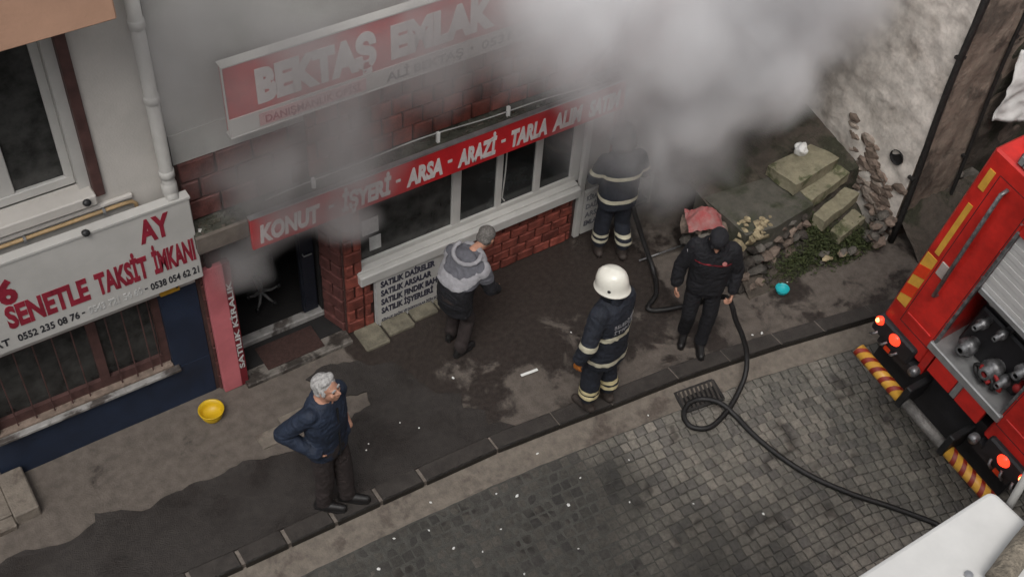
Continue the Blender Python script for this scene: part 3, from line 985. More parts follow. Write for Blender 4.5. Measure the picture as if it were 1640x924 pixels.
yb = thing('wall_plate', 'small yellow plate on the blue pillar under the end of the white sign', 'plate', (1.70, 7.07, 1.45))
MB().box((1.63, 7.085, 1.46), (1.80, 7.118, 1.62), 0, .004).build('plate', mat('yellow_plate', (.50, .27, .02), .6, .2, 6, 0), yb)
MB().lathe([(0, 0), (.012, 0), (.012, .012), (0, .012)], (1.775, 7.085, 1.52), (0, -1, 0), 8).build('bolt', M['black'], yb)

# ---------------------------------------------------------------- the old limewashed house on the right
oh = thing('old_house', 'old house with crumbling limewashed side wall above the stone steps', 'building', (9.3, 6.5, 0))
wg = wall_grid((8.94, 11.0, -.3), (0, -5.65, 0), (0, 0, 6.8), 120, 130)
me = wg.mesh('wall', M['old_plaster'], True)
for v in me.vertices:
    p = v.co
    d = noise.fractal(p * 1.7, 1, 2, 4) * .028 + noise.fractal(p * 7, 1, 2, 3) * .012
    c = noise.cell(p * 4.5)
    ridge = abs(noise.noise(p * 3.1))
    d -= .022 * max(0, .07 - ridge) / .07
    v.co.x += d
    edge_ = (p.y - 5.35)
    if edge_ < .1:
        v.co.x = 8.94 + d * max(0, edge_ / .1)
me.update()
link('wall', me, oh)
wg = wall_grid((8.94, 5.35, -.3), (.80, 0, 0), (0, 0, 6.8), 24, 130)
me = wg.mesh('street_wall', M['old_side'], True)
for v in me.vertices:
    p = v.co
    k = min(1, (p.x - 8.94) / .08)
    v.co.y += k * (noise.fractal(p * 2.3, 1, 2, 4) * .035 + noise.fractal(Vector((p.x * 14, p.y, p.z * 2)), 1, 2, 3) * .014)
me.update()
link('street_wall', me, oh)
MB().box((9.0, 5.5, -.3), (16, 11, 6.5)).build('house_body', M['old_side'], oh)
wg = wall_grid((9.72, 5.56, -.3), (6, .0, 0), (0, 0, 6.8), 90, 90)
me = wg.mesh('recessed_wall', M['earth'], True)
disp_grid(me, .10, 1.8, (0, 1, 0), 3.0, 4)
for v in me.vertices:
    v.co.y -= .08
link('recessed_wall', me, oh)
# vent at the foot of the side wall, the shade of its opening painted black
MB().lathe([(0, 0), (.075, 0), (.085, .012), (.085, .03)], (8.935, 5.58, 1.02), (-1, 0, 0), 16).build('vent', M['soot_hole'], oh)
# hollows where plaster has come away, with the stones showing
pebble = []
for k in range(6):
    rr = random.Random(40 + k)
    bm = bmesh.new()
    bmesh.ops.create_icosphere(bm, subdivisions=1, radius=.5)
    for v in bm.verts:
        v.co *= 1 + rr.uniform(-.22, .18)
        v.co.z *= .72
        v.co.x *= 1.15
    pm = bpy.data.meshes.new('stone')
    bm.to_mesh(pm)
    bm.free()
    pebble.append(pm)


def stone(name, parent, loc, size, m, rr, rot=None):
    k = rr.randrange(6)
    key = ('stone', k, m)
    if key not in MATS:
        pm = pebble[k].copy()
        pm.materials.clear()
        pm.materials.append(M[m])
        MATS[key] = pm
    o = bpy.data.objects.new(name, MATS[key])
    COL.objects.link(o)
    o.location = loc
    o.scale = size
    o.rotation_euler = rot or (rr.uniform(-.5, .5), rr.uniform(-.5, .5), rr.uniform(0, 6.28))
    if parent is not None:
        o.parent = parent
        o.matrix_parent_inverse = wmat(parent).inverted()
    return o


rr = random.Random(12)
for i in range(64):
    y = rr.uniform(5.40, 6.25)
    z = rr.uniform(.05, .55) + rr.random() ** 3 * .35 + .42 * (y - 5.4)
    s = rr.uniform(.08, .19)
    stone('stone', oh, (8.955 + rr.uniform(-.02, .01), y, z), (.09, s * 1.7, s * 1.15), rr.choice(('stone_red', 'stone_red', 'stone_wall')), rr, (rr.uniform(-.25, .25), rr.uniform(-.2, .2), rr.uniform(-.2, .2)))
for (x, y, lab, r0) in ((8.955, 5.315, 'dark iron pipe down the outer corner of the old limewashed house', .035), (9.70, 5.30, 'thin dark pipe beside the doorway recess of the old house', .022)):
    p = thing('wall_pipe', lab, 'pipe', (x, y, 0), 'dark pipes on the old house')
    MB().tube([(x + .02 * math.sin(z * 2.1), y - .012 * math.cos(z * 1.7), z) for z in np.arange(0.02, 6.4, .3)], r0, 8).build('pipe', M['iron'], p, True)
    for z in (.9, 2.4, 3.9):
        MB().box((x - r0 * 1.3, y - .01, z), (x + r0 * 1.3, y + .06, z + .03)).build('pipe_clip', M['iron'], p)

# ---------------------------------------------------------------- steps, landing and rubble wall
al = MB()
al.add([(7.06, 6.2, .60), (8.93, 5.95, .60), (8.93, 11, 1.7), (7.06, 11, 1.7), (7.06, 6.2, -.3), (8.93, 5.95, -.3)], [(0, 1, 2, 3), (0, 4, 5, 1)])
tag(al.build('alley_ground', M['earth']), kind='structure')
lb = MB()
lb.box((7.0, 10.8, 0), (9.0, 11, 6))
tag(lb.build('alley_end_wall', M['grey_plaster']), 'grey end wall of the alley between the shop and the old house', 'wall')
bank = wall_grid((7.05, 5.35, -.02), (2.4, -.12, 0), (0, 1.1, 0), 48, 24)
me = bank.mesh('earth_bank', M['earth'], True)
for v in me.vertices:
    x, y = v.co.x, v.co.y
    t = max(0, min(1, (y - 5.42 + .04 * noise.noise((x * 3, 1, 0))) / .75))
    h = .52 * t ** .8 if x < 8.85 else .1 * t
    v.co.z = -.02 + h * (1 if x > 7.9 else .9) + .035 * noise.fractal(Vector((x, y, 0)) * 5, 1, 2, 3) * min(1, t * 4)
me.update()
tag(link('earth_bank', me), kind='structure')

st = thing('stone_steps', 'worn mossy stone steps climbing beside the old limewashed house', 'steps', (8.4, 5.8, 0))
STEPS = [((8.30, 5.485, .25), (8.76, 5.575, .25), (8.72, 5.735, .25), (8.28, 5.62, .25), .10), ((8.12, 5.61, .45), (8.76, 5.75, .45), (8.68, 5.90, .45), (8.10, 5.76, .45), .13),
         ((8.02, 5.78, .65), (8.70, 5.91, .65), (8.66, 6.08, .65), (8.02, 5.97, .65), .13), ((7.90, 5.93, .80), (8.62, 6.04, .80), (8.50, 6.36, .80), (7.86, 6.32, .80), .14)]
for a, b, c, d, h in STEPS:
    bm = bmesh.new()
    lo = [bm.verts.new((p[0], p[1], p[2] - h)) for p in (a, b, c, d)]
    hi = [bm.verts.new(p) for p in (a, b, c, d)]
    bm.faces.new(lo[::-1]); bm.faces.new(hi)
    for i in range(4):
        bm.faces.new((lo[i], lo[(i + 1) % 4], hi[(i + 1) % 4], hi[i]))
    bmesh.ops.subdivide_edges(bm, edges=bm.edges[:], cuts=5, use_grid_fill=True)
    for v in bm.verts:
        n_ = noise.fractal(v.co * 5.0, 1, 2, 3)
        v.co += Vector((.016, .016, .011)) * n_
    me = bpy.data.meshes.new('step')
    bm.to_mesh(me); bm.free()
    me.materials.append(M['step'])
    link('step', me, st)

rw = thing('rubble_wall', 'low rubble wall holding up the landing beside the mossy steps', 'wall', (7.5, 5.8, 0))
m = MB()
m.prism([(7.10, 5.74), (7.46, 5.68), (8.02, 5.74), (8.04, 6.02), (7.90, 6.35), (7.08, 6.5)], -.1, .645)
me = m.mesh('landing_slab', M['landing'])
link('landing_slab', me, rw)
rr = random.Random(5)
n = 0
for j in range(5):
    z = .04 + j * .125
    for i in range(9):
        x = 7.06 + i * .108 + rr.uniform(-.02, .02) + (.04 if j % 2 else 0)
        if x > 8.0:
            continue
        y = 5.645 + .15 * (z / .62) + rr.uniform(-.03, .02) - (.06 if x < 7.5 else 0) * (1 - z)
        s = rr.uniform(.12, .185)
        mm = 'stone_yellow' if (z > .5 and x < 7.5) else rr.choice(('stone_dark', 'stone_dark', 'stone_grey', 'stone_red'))
        stone('stone', rw, (x, y, z), (s * 1.15, s, s * .9), mm, rr)
for i in range(60):                                     # crumbling yellowish cap along the landing edge
    x = 7.10 + rr.random() ** .9 * .42
    s = rr.uniform(.05, .10)
    stone('stone', rw, (x, 5.77 + rr.uniform(-.10, .16) * (1 if x < 7.3 else .6), .640 + rr.uniform(-.07, .03)), (s, s, s * .7), 'stone_yellow', rr)
for i in range(16):                                     # loose stones between the wall and the lowest step
    x = rr.uniform(8.0, 8.5)
    s = rr.uniform(.05, .12)
    stone('stone', rw, (x, 5.42 + rr.uniform(-.08, .14), .03 + rr.random() * .12), (s * 1.3, s, s * .7), rr.choice(('stone_grey', 'stone_yellow', 'stone_red')), rr)
for i in range(22):                                     # stones at the foot of the old house corner
    s = rr.uniform(.06, .17)
    stone('stone', oh, (8.76 + rr.uniform(-.1, .16), rr.uniform(5.33, 5.75), .05 + rr.random() * .35), (s, s * 1.2, s), rr.choice(('stone_red', 'stone_red', 'stone_grey')), rr)

# weeds and moss on the bank
rr = random.Random(9)
lf = MB()
for i in range(5200):
    c = rr.choice(((8.06, 5.58, .17, .09), (8.22, 5.48, .12, .10), (8.40, 5.42, .16, .06), (8.58, 5.44, .10, .06), (7.75, 5.52, .18, .05), (8.15, 5.70, .06, .05)))
    x, y = rr.gauss(c[0], c[2]), rr.gauss(c[1], c[3])
    if x > 8.85 or y < 5.28:
        continue
    t = max(0, min(1, (y - 5.42) / .75))
    z = -.01 + .52 * t ** .8 + rr.random() ** 2 * .13
    s = rr.uniform(.008, .022)
    q = Euler((rr.uniform(-.9, .9), rr.uniform(-.9, .9), rr.uniform(0, 6.28))).to_matrix()
    lf.add([Vector((x, y, z)) + q @ Vector(p) for p in ((-s * .45, 0, 0), (0, -s, .2 * s), (s * .45, 0, 0), (0, s * 1.3, .3 * s))], [(0, 1, 2, 3)], rr.randrange(2))
tag(lf.build('weeds', [M['leaf'], M['moss']]), 'green weeds and moss growing between the mossy steps and the rubble wall', 'weeds', kind='stuff')

# rubble and refuse beyond the old house corner
rr = random.Random(21)
heap = thing('rubble_heap', 'heap of broken stone and earth against the recessed wall behind the fire engine', 'rubble', (10.2, 5.2, 0))
for i in range(70):
    x = rr.uniform(9.75, 11.6)
    s = rr.uniform(.06, .22)
    y = rr.uniform(4.95, 5.5)
    stone('stone', heap, (x, y, .03 + (y - 4.9) * .7 * rr.random()), (s * 1.2, s, s * .8), rr.choice(('stone_grey', 'stone_red', 'stone_grey')), rr)
me = wall_grid((8.98, 4.9, .0), (3.2, -.5, 0), (0, .62, .45), 40, 14).mesh('earth', M['earth'], True)
disp_grid(me, .05, 3.5, (0, 0, 1), 2, 4)
link('earth', me, heap)

# ================================================================== THE FIRE ENGINE
FE_R = R(8.5)
FE_P = Vector((7.20, 4.12, -0.16))
TU = Vector((0, -math.cos(FE_R), -math.sin(FE_R)))
TW = Vector((0, -math.sin(FE_R), math.cos(FE_R)))
TF = Vector((1, 0, 0))
M['fe_red'] = mat('engine_red', (0.53, 0.020, 0.014), 0.45, 0.34, 3.2, 0.06, 30, coat=0.25)
M['fe_dark'] = mat('engine_dark', (0.016, 0.015, 0.017), 0.6, 0.3, 8, 0.1)
M['fe_alu'] = mat('engine_aluminium', (0.34, 0.34, 0.34), 0.45, 0.2, 6, 0.05, metal=0.5)
M['fe_tread'] = mat('engine_tread', (0.20, 0.19, 0.18), 0.55, 0.3, 20, 0.5, 90, metal=0.4)
M['fe_shutter'] = mat('engine_shutter', (0.52, 0.51, 0.50), 0.5, 0.08, 3, 0.0)
M['fe_yellow'] = mat('reflective_yellow', (0.62, 0.33, 0.05), 0.4, 0.15, 8, 0.0)
M['fe_orange'] = mat('reflective_red', (0.62, 0.045, 0.012), 0.4, 0.15, 8, 0.0)
M['fe_dkred'] = mat('stripe_dark_red', (0.22, 0.022, 0.010), 0.4, 0.2, 8, 0.0)
M['fe_lamp'] = mat('tail_lamp_lit', (0.6, 0.02, 0.01), 0.3, 0.1, 8, 0.0, emit=((1.0, 0.04, 0.015), 1.3))
M['fe_lamp_hot'] = mat('tail_lamp_bulb', (0.9, 0.5, 0.2), 0.3, 0.1, 8, 0.0, emit=((1.0, 0.42, 0.12), 2.2))
M['chrome'] = mat('chrome', (0.22, 0.22, 0.225), 0.42, 0.6, 16, 0.2, metal=0.6)
M['hose_red'] = mat('hose_red', (0.30, 0.02, 0.02), 0.7, 0.3, 12, 0.2)


def P(u, w, f=0.0):
    """a point of the engine: u across its rear to the right, w up, f forward from the rear face"""
    return FE_P + TU * (u - 0.12) + TW * w + TF * f


class TB(MB):
    def tbox(self, u0, w0, f0, u1, w1, f1, m=0, bev=0.0):
        b = MB().box((min(u0, u1), min(f0, f1), min(w0, w1)), (max(u0, u1), max(f0, f1), max(w0, w1)), m, bev)
        # (u, f, w) is left handed here: turn the faces round
        self.add([P(v[0], v[2], v[1]) for v in b.v], [f[::-1] for f in b.f], m)
        return self

    def tprism(self, pts, f0, f1, m=0):
        n = len(pts)
        self.add([P(u, w, f0) for u, w in pts] + [P(u, w, f1) for u, w in pts],
                 [tuple(range(n)), tuple(range(2 * n - 1, n - 1, -1))] + [(i, n + i, n + (i + 1) % n, (i + 1) % n) for i in range(n)], m)
        return self


fe = thing('fire_engine', 'red fire engine parked with its open rear locker and lit tail lamps towards the hose', 'fire engine', (7.2, 3.2, -0.25))
W_ = 1.87
b = TB()
b.tbox(0.0, 1.08, 0.0, 0.535, 3.42, 0.55, 0, .02)             # left corner post of the body
b.tbox(W_ - .535, 1.08, 0.0, W_, 3.42, 0.55, 0, .02)
b.tbox(0.535, 2.96, 0.003, W_ - .535, 3.42, 0.55, 0)
b.tbox(0.0, 1.08, 0.55, W_, 3.40, 4.6, 0, .02)
b.tbox(0.53, 1.0, .003, .60, 1.42, .4, 0)
b.build('body', M['fe_red'], fe)
TB().tbox(.10, .55, .1, W_ - .1, 1.08, 4.5).build('chassis', M['fe_dark'], fe)
lk = TB()
lk.tbox(.535, 1.36, .02, W_ - .535, 1.44, .55)
lk.build('locker_floor', M['fe_alu'], fe)
TB().tbox(.536, 1.44, .50, W_ - .536, 2.955, .545).build('locker_back', M['fe_dark'], fe)
TB().tbox(.50, 1.345, -.035, W_ - .50, 1.44, .03, 0, .01).build('tail_ledge', M['fe_alu'], fe)
for u in (.52, W_ - .545):
    TB().tbox(u, 1.44, -.012, u + .025, 2.98, .03).build('locker_rail', M['chrome'], fe)
sh = TB()
k = 0
w = 2.27
while w < 2.95:
    sh.tbox(.546, w, .035 + .003 * (k % 2), W_ - .546, w + .051, .06, 0, .002)
    w += .052
    k += 1
shut = sh.build('roller_shutter', M['fe_shutter'], fe)
TB().tbox(.546, 2.20, .02, W_ - .546, 2.27, .07, 0, .01).build('pull_bar', M['fe_alu'], shut)
# reflective markings along both posts
for side in (0, 1):
    def U(u):
        return u if side == 0 else W_ - u
    ch = TB()
    w0, st_ = 1.46, .155
    ch.tprism([(U(.02), 1.46), (U(.135), 1.46), (U(.135), 2.14), (U(.02), 2.14)][::1 if side == 0 else -1], -.006, .004, 0)
    marks = ch.build('chevron_panel', M['fe_yellow'], fe)
    for kk in range(2):
        a0 = 1.56 + kk * .27
        TB().tprism([(U(.02), a0 + .0), (U(.135), a0 + .05), (U(.135), a0 + .19), (U(.02), a0 + .14)][::1 if side == 0 else -1], -.010, -.0065, 0).build('red_stripe', M['fe_orange'], marks)
    TB().tprism([(U(.07), 2.19), (U(.12), 2.19), (U(.12), 2.84), (U(.07), 2.84)][::1 if side == 0 else -1], -.006, .004).build('reflective_strip', M['fe_yellow'], fe)
    TB().tprism([(U(.06), 3.02), (U(.12), 3.02), (U(.12), 3.24), (U(.06), 3.24)][::1 if side == 0 else -1], -.006, .004).build('reflective_strip', M['fe_yellow'], fe)
    gr = MB().tube([P(U(.30), 1.86, 0), P(U(.30), 1.88, -.06), P(U(.285), 2.5, -.065), P(U(.27), 3.18, -.06), P(U(.27), 3.2, 0)], .018, 8)
    gr.build('grab_rail', M['chrome'], fe, True)
    TB().tbox(U(.175), 2.03, -.012, U(.27), 2.19, .002, 0, .005).build('cover_plate', mat('pale_plate', (.42, .36, .33), .5, .15, 6, 0), fe)
    TB().tbox(U(.18), 1.42, -.012, U(.47), 1.455, .0, 0, .004).build('step_tread', M['fe_red'], fe)
    for (a0, b0, a1, b1) in ((.16, 1.30, .50, 1.308), (.155, 1.30, .161, 3.25), (.16, 3.25, .50, 3.256), (.50, 1.30, .506, 3.25)):
        TB().tbox(U(a0), b0, -.0015, U(a1), b1, .001).build('panel_seam', M['fe_dark'], fe)
    for kk in range(6):
        MB().lathe([(.009, -.004), (.009, 0)], P(U(.515), 1.36 + kk * .34, -.002), (1, 0, 0), 8).build('rivet', M['fe_alu'], fe)
    # lamp cluster
    cl = TB().tbox(U(-.02), .98, -.05, U(.46), 1.20, .3, 0, .02).build('lamp_housing', M['fe_dark'], fe)
    for (u, w, r0, hot) in ((.03, 1.15, .045, True), (.245, 1.12, .062, False)):
        lp = MB().lathe([(0, -.075), (r0 * .7, -.07), (r0, -.05), (r0, .01)], P(U(u), w, -.01), (1, 0, 0), 16, 0).build('tail_lamp', M['fe_lamp'], fe, True)
        if hot:
            MB().lathe([(0, -.085), (r0 * .4, -.082), (r0 * .5, -.06)], P(U(u) - .01, w + .012, -.01), (1, 0, 0), 12).build('bulb', M['fe_lamp_hot'], lp, True)
    for kk in range(3):
        u = .02 + kk * .13
        MB().tube([P(U(u), .93, -.05), P(U(u + .03), .98, -.08), P(U(u + .05), 1.02, -.05)], .014, 6).build('coupling', M['chrome'], cl, True)
    TB().tbox(U(.10), .90, -.03, U(.52), 1.02, .2).build('valance', M['fe_dark'], fe)
    TB().tbox(U(.19), .90, -.036, U(.26), .955, -.028).build('side_reflector', M['fe_orange'], fe)
    MB().lathe([(0, -.06), (.04, -.055), (.05, -.03), (.045, .02)], P(U(.55), 1.02, -.03), (1, 0, 0), 14).build('fog_lamp', M['chrome'], fe, True)
    TB().tbox(U(.625), 1.14, -.03, U(.90), 1.355, .03, 0, .006).build('tail_panel', M['fe_red'], fe)
    # striped bumper bar
    u0, u1 = .04, .62
    tb = MB().tube([P(U(u0), .745, -.13), P(U(u1), .745 + (.0 if side == 0 else .0), -.13)], .062, 14)
    bar = tb.build('striped_bumper', M['fe_yellow'], fe, True)
    for kk in range(5):
        uu = u0 + .06 + kk * .115
        q = MB()
        ring0, ring1 = [], []
        for t in range(17):
            a = 2 * math.pi * t / 16
            off = .045 * math.sin(a)
            for lst, du in ((ring0, -.024), (ring1, .024)):
                lst.append(P(U(min(u1, max(u0, uu + du + off))), .745 + .0645 * math.cos(a), -.13 + .0645 * math.sin(a)))
        q.add(ring0 + ring1, [(t, t + 1, 17 + t + 1, 17 + t) for t in range(16)])
        q.build('red_stripe', M['fe_dkred'], bar, True)
    TB().tbox(U(.625), .68, -.19, U(.69), .98, .1, 0, .01).build('bumper_bracket', M['black'], fe)
MB().tube([P(.69, .745, -.13), P(W_ - .69, .745, -.13)], .055, 14).build('bumper_bar', M['fe_tread'], fe, True)
TB().tbox(.905, 1.14, -.028, W_ - .905, 1.35, .03, 0, .006).build('tail_plate', M['fe_alu'], fe)
# pump, valves and hose reels inside the locker
pm_ = TB().tbox(.60, 1.44, .20, 1.27, 1.95, .5, 0, .02).build('pump', M['fe_dark'], fe)
for (u, w, r0) in ((.74, 1.58, .085), (1.02, 1.60, .10), (1.22, 1.86, .07), (.72, 1.90, .05), (.90, 1.98, .045), (1.16, 1.62, .055)):
    MB().lathe([(r0 * .3, -.16), (r0 * .55, -.17), (r0 * .6, -.10), (r0, -.09), (r0, -.03), (r0 * .7, -.02), (r0 * .7, .05), (r0 * .95, .06), (r0 * .95, .12)], P(u, w, .17), (1, 0, 0), 16).build('outlet_valve', M['chrome'], pm_, True)
for (u, w, r0) in ((.66, 2.08, .04), (.78, 2.10, .04), (.98, 2.12, .045), (1.14, 2.09, .04)):
    MB().lathe([(0, -.03), (r0 * .9, -.03), (r0, -.02), (r0, .03)], P(u, w, .2), (1, 0, 0), 14).build('gauge', M['fe_alu'], pm_, True)
TB().tbox(.60, 1.98, .22, 1.27, 2.18, .5).build('control_panel', M['fe_dark'], pm_)
MB().lathe([(0, -.04), (.035, -.04), (.04, -.01), (.02, .02), (.02, .1)], P(1.28, 1.72, .08), (1, .2, -.1), 12).build('hand_wheel', M['hose_red'], pm_, True)
for k in range(2):
    pts = [P(1.02 + .05 * k + .12 * math.cos(t), 1.50 + .05 * k + .05 * math.sin(t) + .01 * t, .04 + .05 * math.sin(t * .7)) for t in np.arange(0, 5.2, .35)]
    MB().tube(pts, .022, 8).build('suction_hose', M['hose_red'] if k else M['rubber'], pm_, True)
# roof: rails, work lamps and a rolled length of pale hose
for (u, w, f) in ((.26, 3.46, .06), (.12, 3.47, .34), (1.2, 3.46, .1)):
    l_ = TB().tbox(u - .07, w - .03, f - .05, u + .12, w + .08, f + .06, 0, .02).build('work_lamp', M['chrome'], fe)
    for s in range(3):
        TB().tbox(u - .05 + s * .055, w - .01, f - .058, u - .01 + s * .055, w + .06, f - .048).build('lamp_lens', M['fe_alu'], l_)
for u in (.06, W_ - .06):
    MB().tube([P(u, 3.40, .4), P(u, 3.52, .5), P(u, 3.53, 4.3), P(u, 3.4, 4.4)], .02, 8).build('roof_rail', M['chrome'], fe, True)
TB().tbox(.15, 3.40, .5, W_ - .15, 3.42, 4.4).build('roof_deck', M['fe_tread'], fe)
for f in (.95, 3.9):
    for u in (.18, W_ - .18):
        c = P(u, .40, f)
        wh = MB().lathe([(.22, -.13), (.40, -.12), (.43, -.06), (.43, .06), (.40, .12), (.22, .13)], c, tuple(TU), 24).build('wheel', M['rubber'], fe, True)
        MB().lathe([(0, -.08), (.1, -.1), (.22, -.05), (.23, .1), (.1, .12), (0, .1)], c, tuple(TU), 18).build('rim', M['fe_alu'], wh, True)

# ================================================================== SMALL THINGS ON THE GROUND
def tp(x, y, z=0.0):
    return Vector((x, y, z))


hz = thing('fire_hose', 'black fire hose looping over the drain and running across the setts to the fire engine', 'hose', (6.0, 4.6, -0.1))
ctrl = [(6.32, 6.62, .70), (6.40, 6.45, .30), (6.42, 6.25, .04), (6.25, 5.98, .035), (6.05, 5.86, .035), (6.16, 5.76, .04), (6.42, 5.55, .20), (6.36, 5.27, .58), (6.325, 5.13, .715), (6.335, 5.06, .66), (6.36, 5.00, .52), (6.41, 4.90, .34), (6.42, 4.80, .17), (6.33, 4.68, .02),
        (6.12, 4.56, -.07), (5.90, 4.47, -.085), (5.70, 4.44, -.09), (5.57, 4.53, -.09), (5.58, 4.66, -.085), (5.70, 4.75, -.08), (5.85, 4.73, -.075), (5.96, 4.60, -.055), (6.02, 4.42, -.10), (6.03, 4.25, -.115), (6.06, 4.06, -.135), (6.13, 3.80, -.16), (6.24, 3.54, -.185), (6.44, 3.24, -.22), (6.68, 2.95, -.25), (6.90, 2.66, -.28), (7.1, 2.35, -.31), (7.6, 2.0, -.34), (8.4, 1.8, -.36)]


def catmull(pts, n=8):
    pts = [Vector(p) for p in pts]
    out = []
    for i in range(len(pts) - 1):
        p0, p1, p2, p3 = pts[max(0, i - 1)], pts[i], pts[i + 1], pts[min(len(pts) - 1, i + 2)]
        for k in range(n):
            t = k / n
            out.append(.5 * ((2 * p1) + (p2 - p0) * t + (2 * p0 - 5 * p1 + 4 * p2 - p3) * t * t + (3 * p1 - p0 - 3 * p2 + p3) * t ** 3))
    out.append(pts[-1])
    return out


hp = catmull(ctrl)
MB().tube(hp, .026, 10).build('hose_pipe', M['rubber'], hz, True)
MB().tube([hp[0] + Vector((-.01, .16, .03)), hp[0] + Vector((-.005, .05, .02)), hp[0]], [.014, .02, .028], 10).build('nozzle', M['steel'], hz, True)

gt = thing('drain_grate', 'rusty iron storm drain grate in the gutter under the hose loop', 'grate', (5.88, 4.78, -.1))
c = [Vector((5.68, 4.93, -.088)), Vector((6.10, 4.865, -.088)), Vector((6.05, 4.635, -.092)), Vector((5.63, 4.70, -.092))]
fr_ = MB()
for a, b in zip(c, c[1:] + c[:1]):
    d = (b - a)
    nrm = Vector((-d.y, d.x, 0)).normalized() * .014
    fr_.obox((a + b) / 2, d / 2, nrm, (0, 0, .008))
fr_.build('frame', M['iron'], gt)
MB().add([p + Vector((0, 0, -.006)) for p in c], [(3, 2, 1, 0)]).build('pit', M['soot_hole'], gt)  # flat black sheet just under the bars, painted as the shade of the pit
for k in range(9):
    t = (k + .5) / 9
    a = c[0].lerp(c[1], t) + Vector((.012, -.01, .004))
    b = c[3].lerp(c[2], t) + Vector((-.012, .01, .004))
    d = (b - a)
    MB().obox((a + b) / 2, d / 2, d.normalized().cross(Vector((0, 0, 1))) * .012, (0, 0, .006)).build('bar', M['curb_top'], gt)


def basin(name, label, c, r, h, m):
    t = thing(name, label, 'basin', c)
    prof = [(0, .0), (r * .72, .0), (r * .76, .01), (r * .87, h * .55), (r * .93, h * .92), (r * 1.0, h * .95), (r * 1.0, h), (r * .92, h), (r * .80, h * .55), (r * .66, .02), (0, .018)]
    MB().lathe(prof, c, (0, 0, 1), 28).build('bowl', m, t, True)
    for z, q in ((.30, .765), (.62, .865)):
        MB().lathe([(r * q - .001, h * z - .004), (r * q + .006, h * z), (r * q - .001, h * z + .004)], c, seg=28).build('rib', m, t, True)
    return t


ybn = basin('plastic_basin', 'yellow plastic basin standing on the pavement by the blue wall base', (1.785, 6.84, .012), .118, .105, mat('yellow_plastic', (.55, .35, .012), .45, .12, 6, 0))
basin('plastic_basin', 'small turquoise plastic basin on the ground before the rubble wall', (7.42, 5.36, .0), .074, .055, mat('turquoise_plastic', (.02, .40, .44), .45, .12, 6, 0))

dm = thing('door_mat', 'dark brown door mat lying on the entrance step of the smoky doorway', 'mat', (2.73, 7.18, .045))
MB().box((2.44, 7.04, .046), (3.03, 7.34, .060), 0, .004).build('mat', M['mat'], dm)

pl = thing('metal_pole', 'thin bright metal pole lying near the firefighter in the smoke', 'pole', (6.6, 6.42, .05))
MB().tube([(6.38, 6.44, .035), (6.88, 6.33, .115)], .010, 8).build('pole', M['chrome'], pl, True)
MB().tube([(6.88, 6.33, .115), (6.91, 6.325, .12)], .014, 8).build('pole_tip', M['black'], pl, True)

tb_ = thing('white_strip', 'short white plastic strip lying on the wet pavement beside the firefighter with the white helmet', 'strip', (4.56, 5.78, .01))
MB().box((-.09, -.014, 0), (.09, .014, .012), 0, .003).build('strip', M['white_paper'], tb_).matrix_basis = Matrix.LocRotScale((4.56, 5.785, .014), Euler((0, 0, -.10)), None)

# light concrete blocks along the foot of the notice board
for (a, b, y0) in ((3.36, 3.62, 6.80), (3.64, 3.93, 6.86), (3.95, 4.22, 6.90), (4.24, 4.48, 6.93)):
    MB().box((a, y0, -.05), (b, 7.09, .035 + random.uniform(-.006, .006)), 0, .014).build('paving_stone', mat('edging_block', (.15, .135, .10), .9, .35, 9, .4, 50), pavement)

# a few cracked slabs of the pavement standing proud
for (x0, y0, x1, y1) in ((2.28, 6.30, 2.52, 6.52), (2.54, 6.24, 2.80, 6.47), (2.02, 6.27, 2.26, 6.44)):
    MB().box((x0, y0, -.04), (x1, y1, .017 + random.uniform(0, .005)), 0, .006).build('paving_slab', M['gutter'], pavement)

# scraps of white paper and plaster
rr = random.Random(31)
spots = [(2.85, 5.84), (3.33, 5.76), (3.21, 5.90), (2.80, 5.79), (3.94, 4.06), (3.60, 4.86), (3.9, 6.1), (5.2, 6.0), (6.45, 5.35), (6.75, 5.05), (6.85, 5.02), (7.55, 5.42), (3.0, 4.6), (3.2, 4.45), (3.45, 4.55), (2.9, 4.85), (2.6, 4.93), (4.1, 4.45), (4.35, 4.62), (3.75, 4.75), (4.6, 4.2), (4.85, 4.55), (3.4, 4.1), (5.1, 3.9), (5.6, 3.5), (2.35, 4.75), (5.3, 4.85), (4.15, 5.03), (3.05, 5.08)]
scraps = []
for k in range(4):
    bm = bmesh.new()
    q = random.Random(60 + k)
    vs_ = [bm.verts.new((math.cos(a) * q.uniform(.5, 1), math.sin(a) * q.uniform(.4, .8), q.uniform(0, .25))) for a in np.arange(0, 6.28, 6.283 / 7)]
    cv = bm.verts.new((0, 0, .35))
    for i in range(7):
        bm.faces.new((vs_[i], vs_[(i + 1) % 7], cv))
    me = bpy.data.meshes.new('paper_scrap')
    bm.to_mesh(me); bm.free()
    me.materials.append(M['white_paper'])
    scraps.append(me)
for (x, y) in spots:
    z = .016 if y > along(KERB, x) else (-.095 if y > along(GUT, x) else road_z(x, y) + .006)
    s = rr.uniform(.011, .024)
    o = link('paper_scrap', rr.choice(scraps), None, (x, y, z))
    o.scale = (s, s, s * .7)
    o.rotation_euler = (0, 0, rr.uniform(0, 6))
    zone = ('white scrap lying on the pavement', 'white scraps on the pavement') if y > along(KERB, x) else (('white scrap lying in the pale gutter strip', 'white scraps in the gutter') if y > along(GUT, x) else ('white scrap lying on the dark setts of the road', 'white scraps on the road'))
    tag(o, zone[0], 'litter', zone[1])

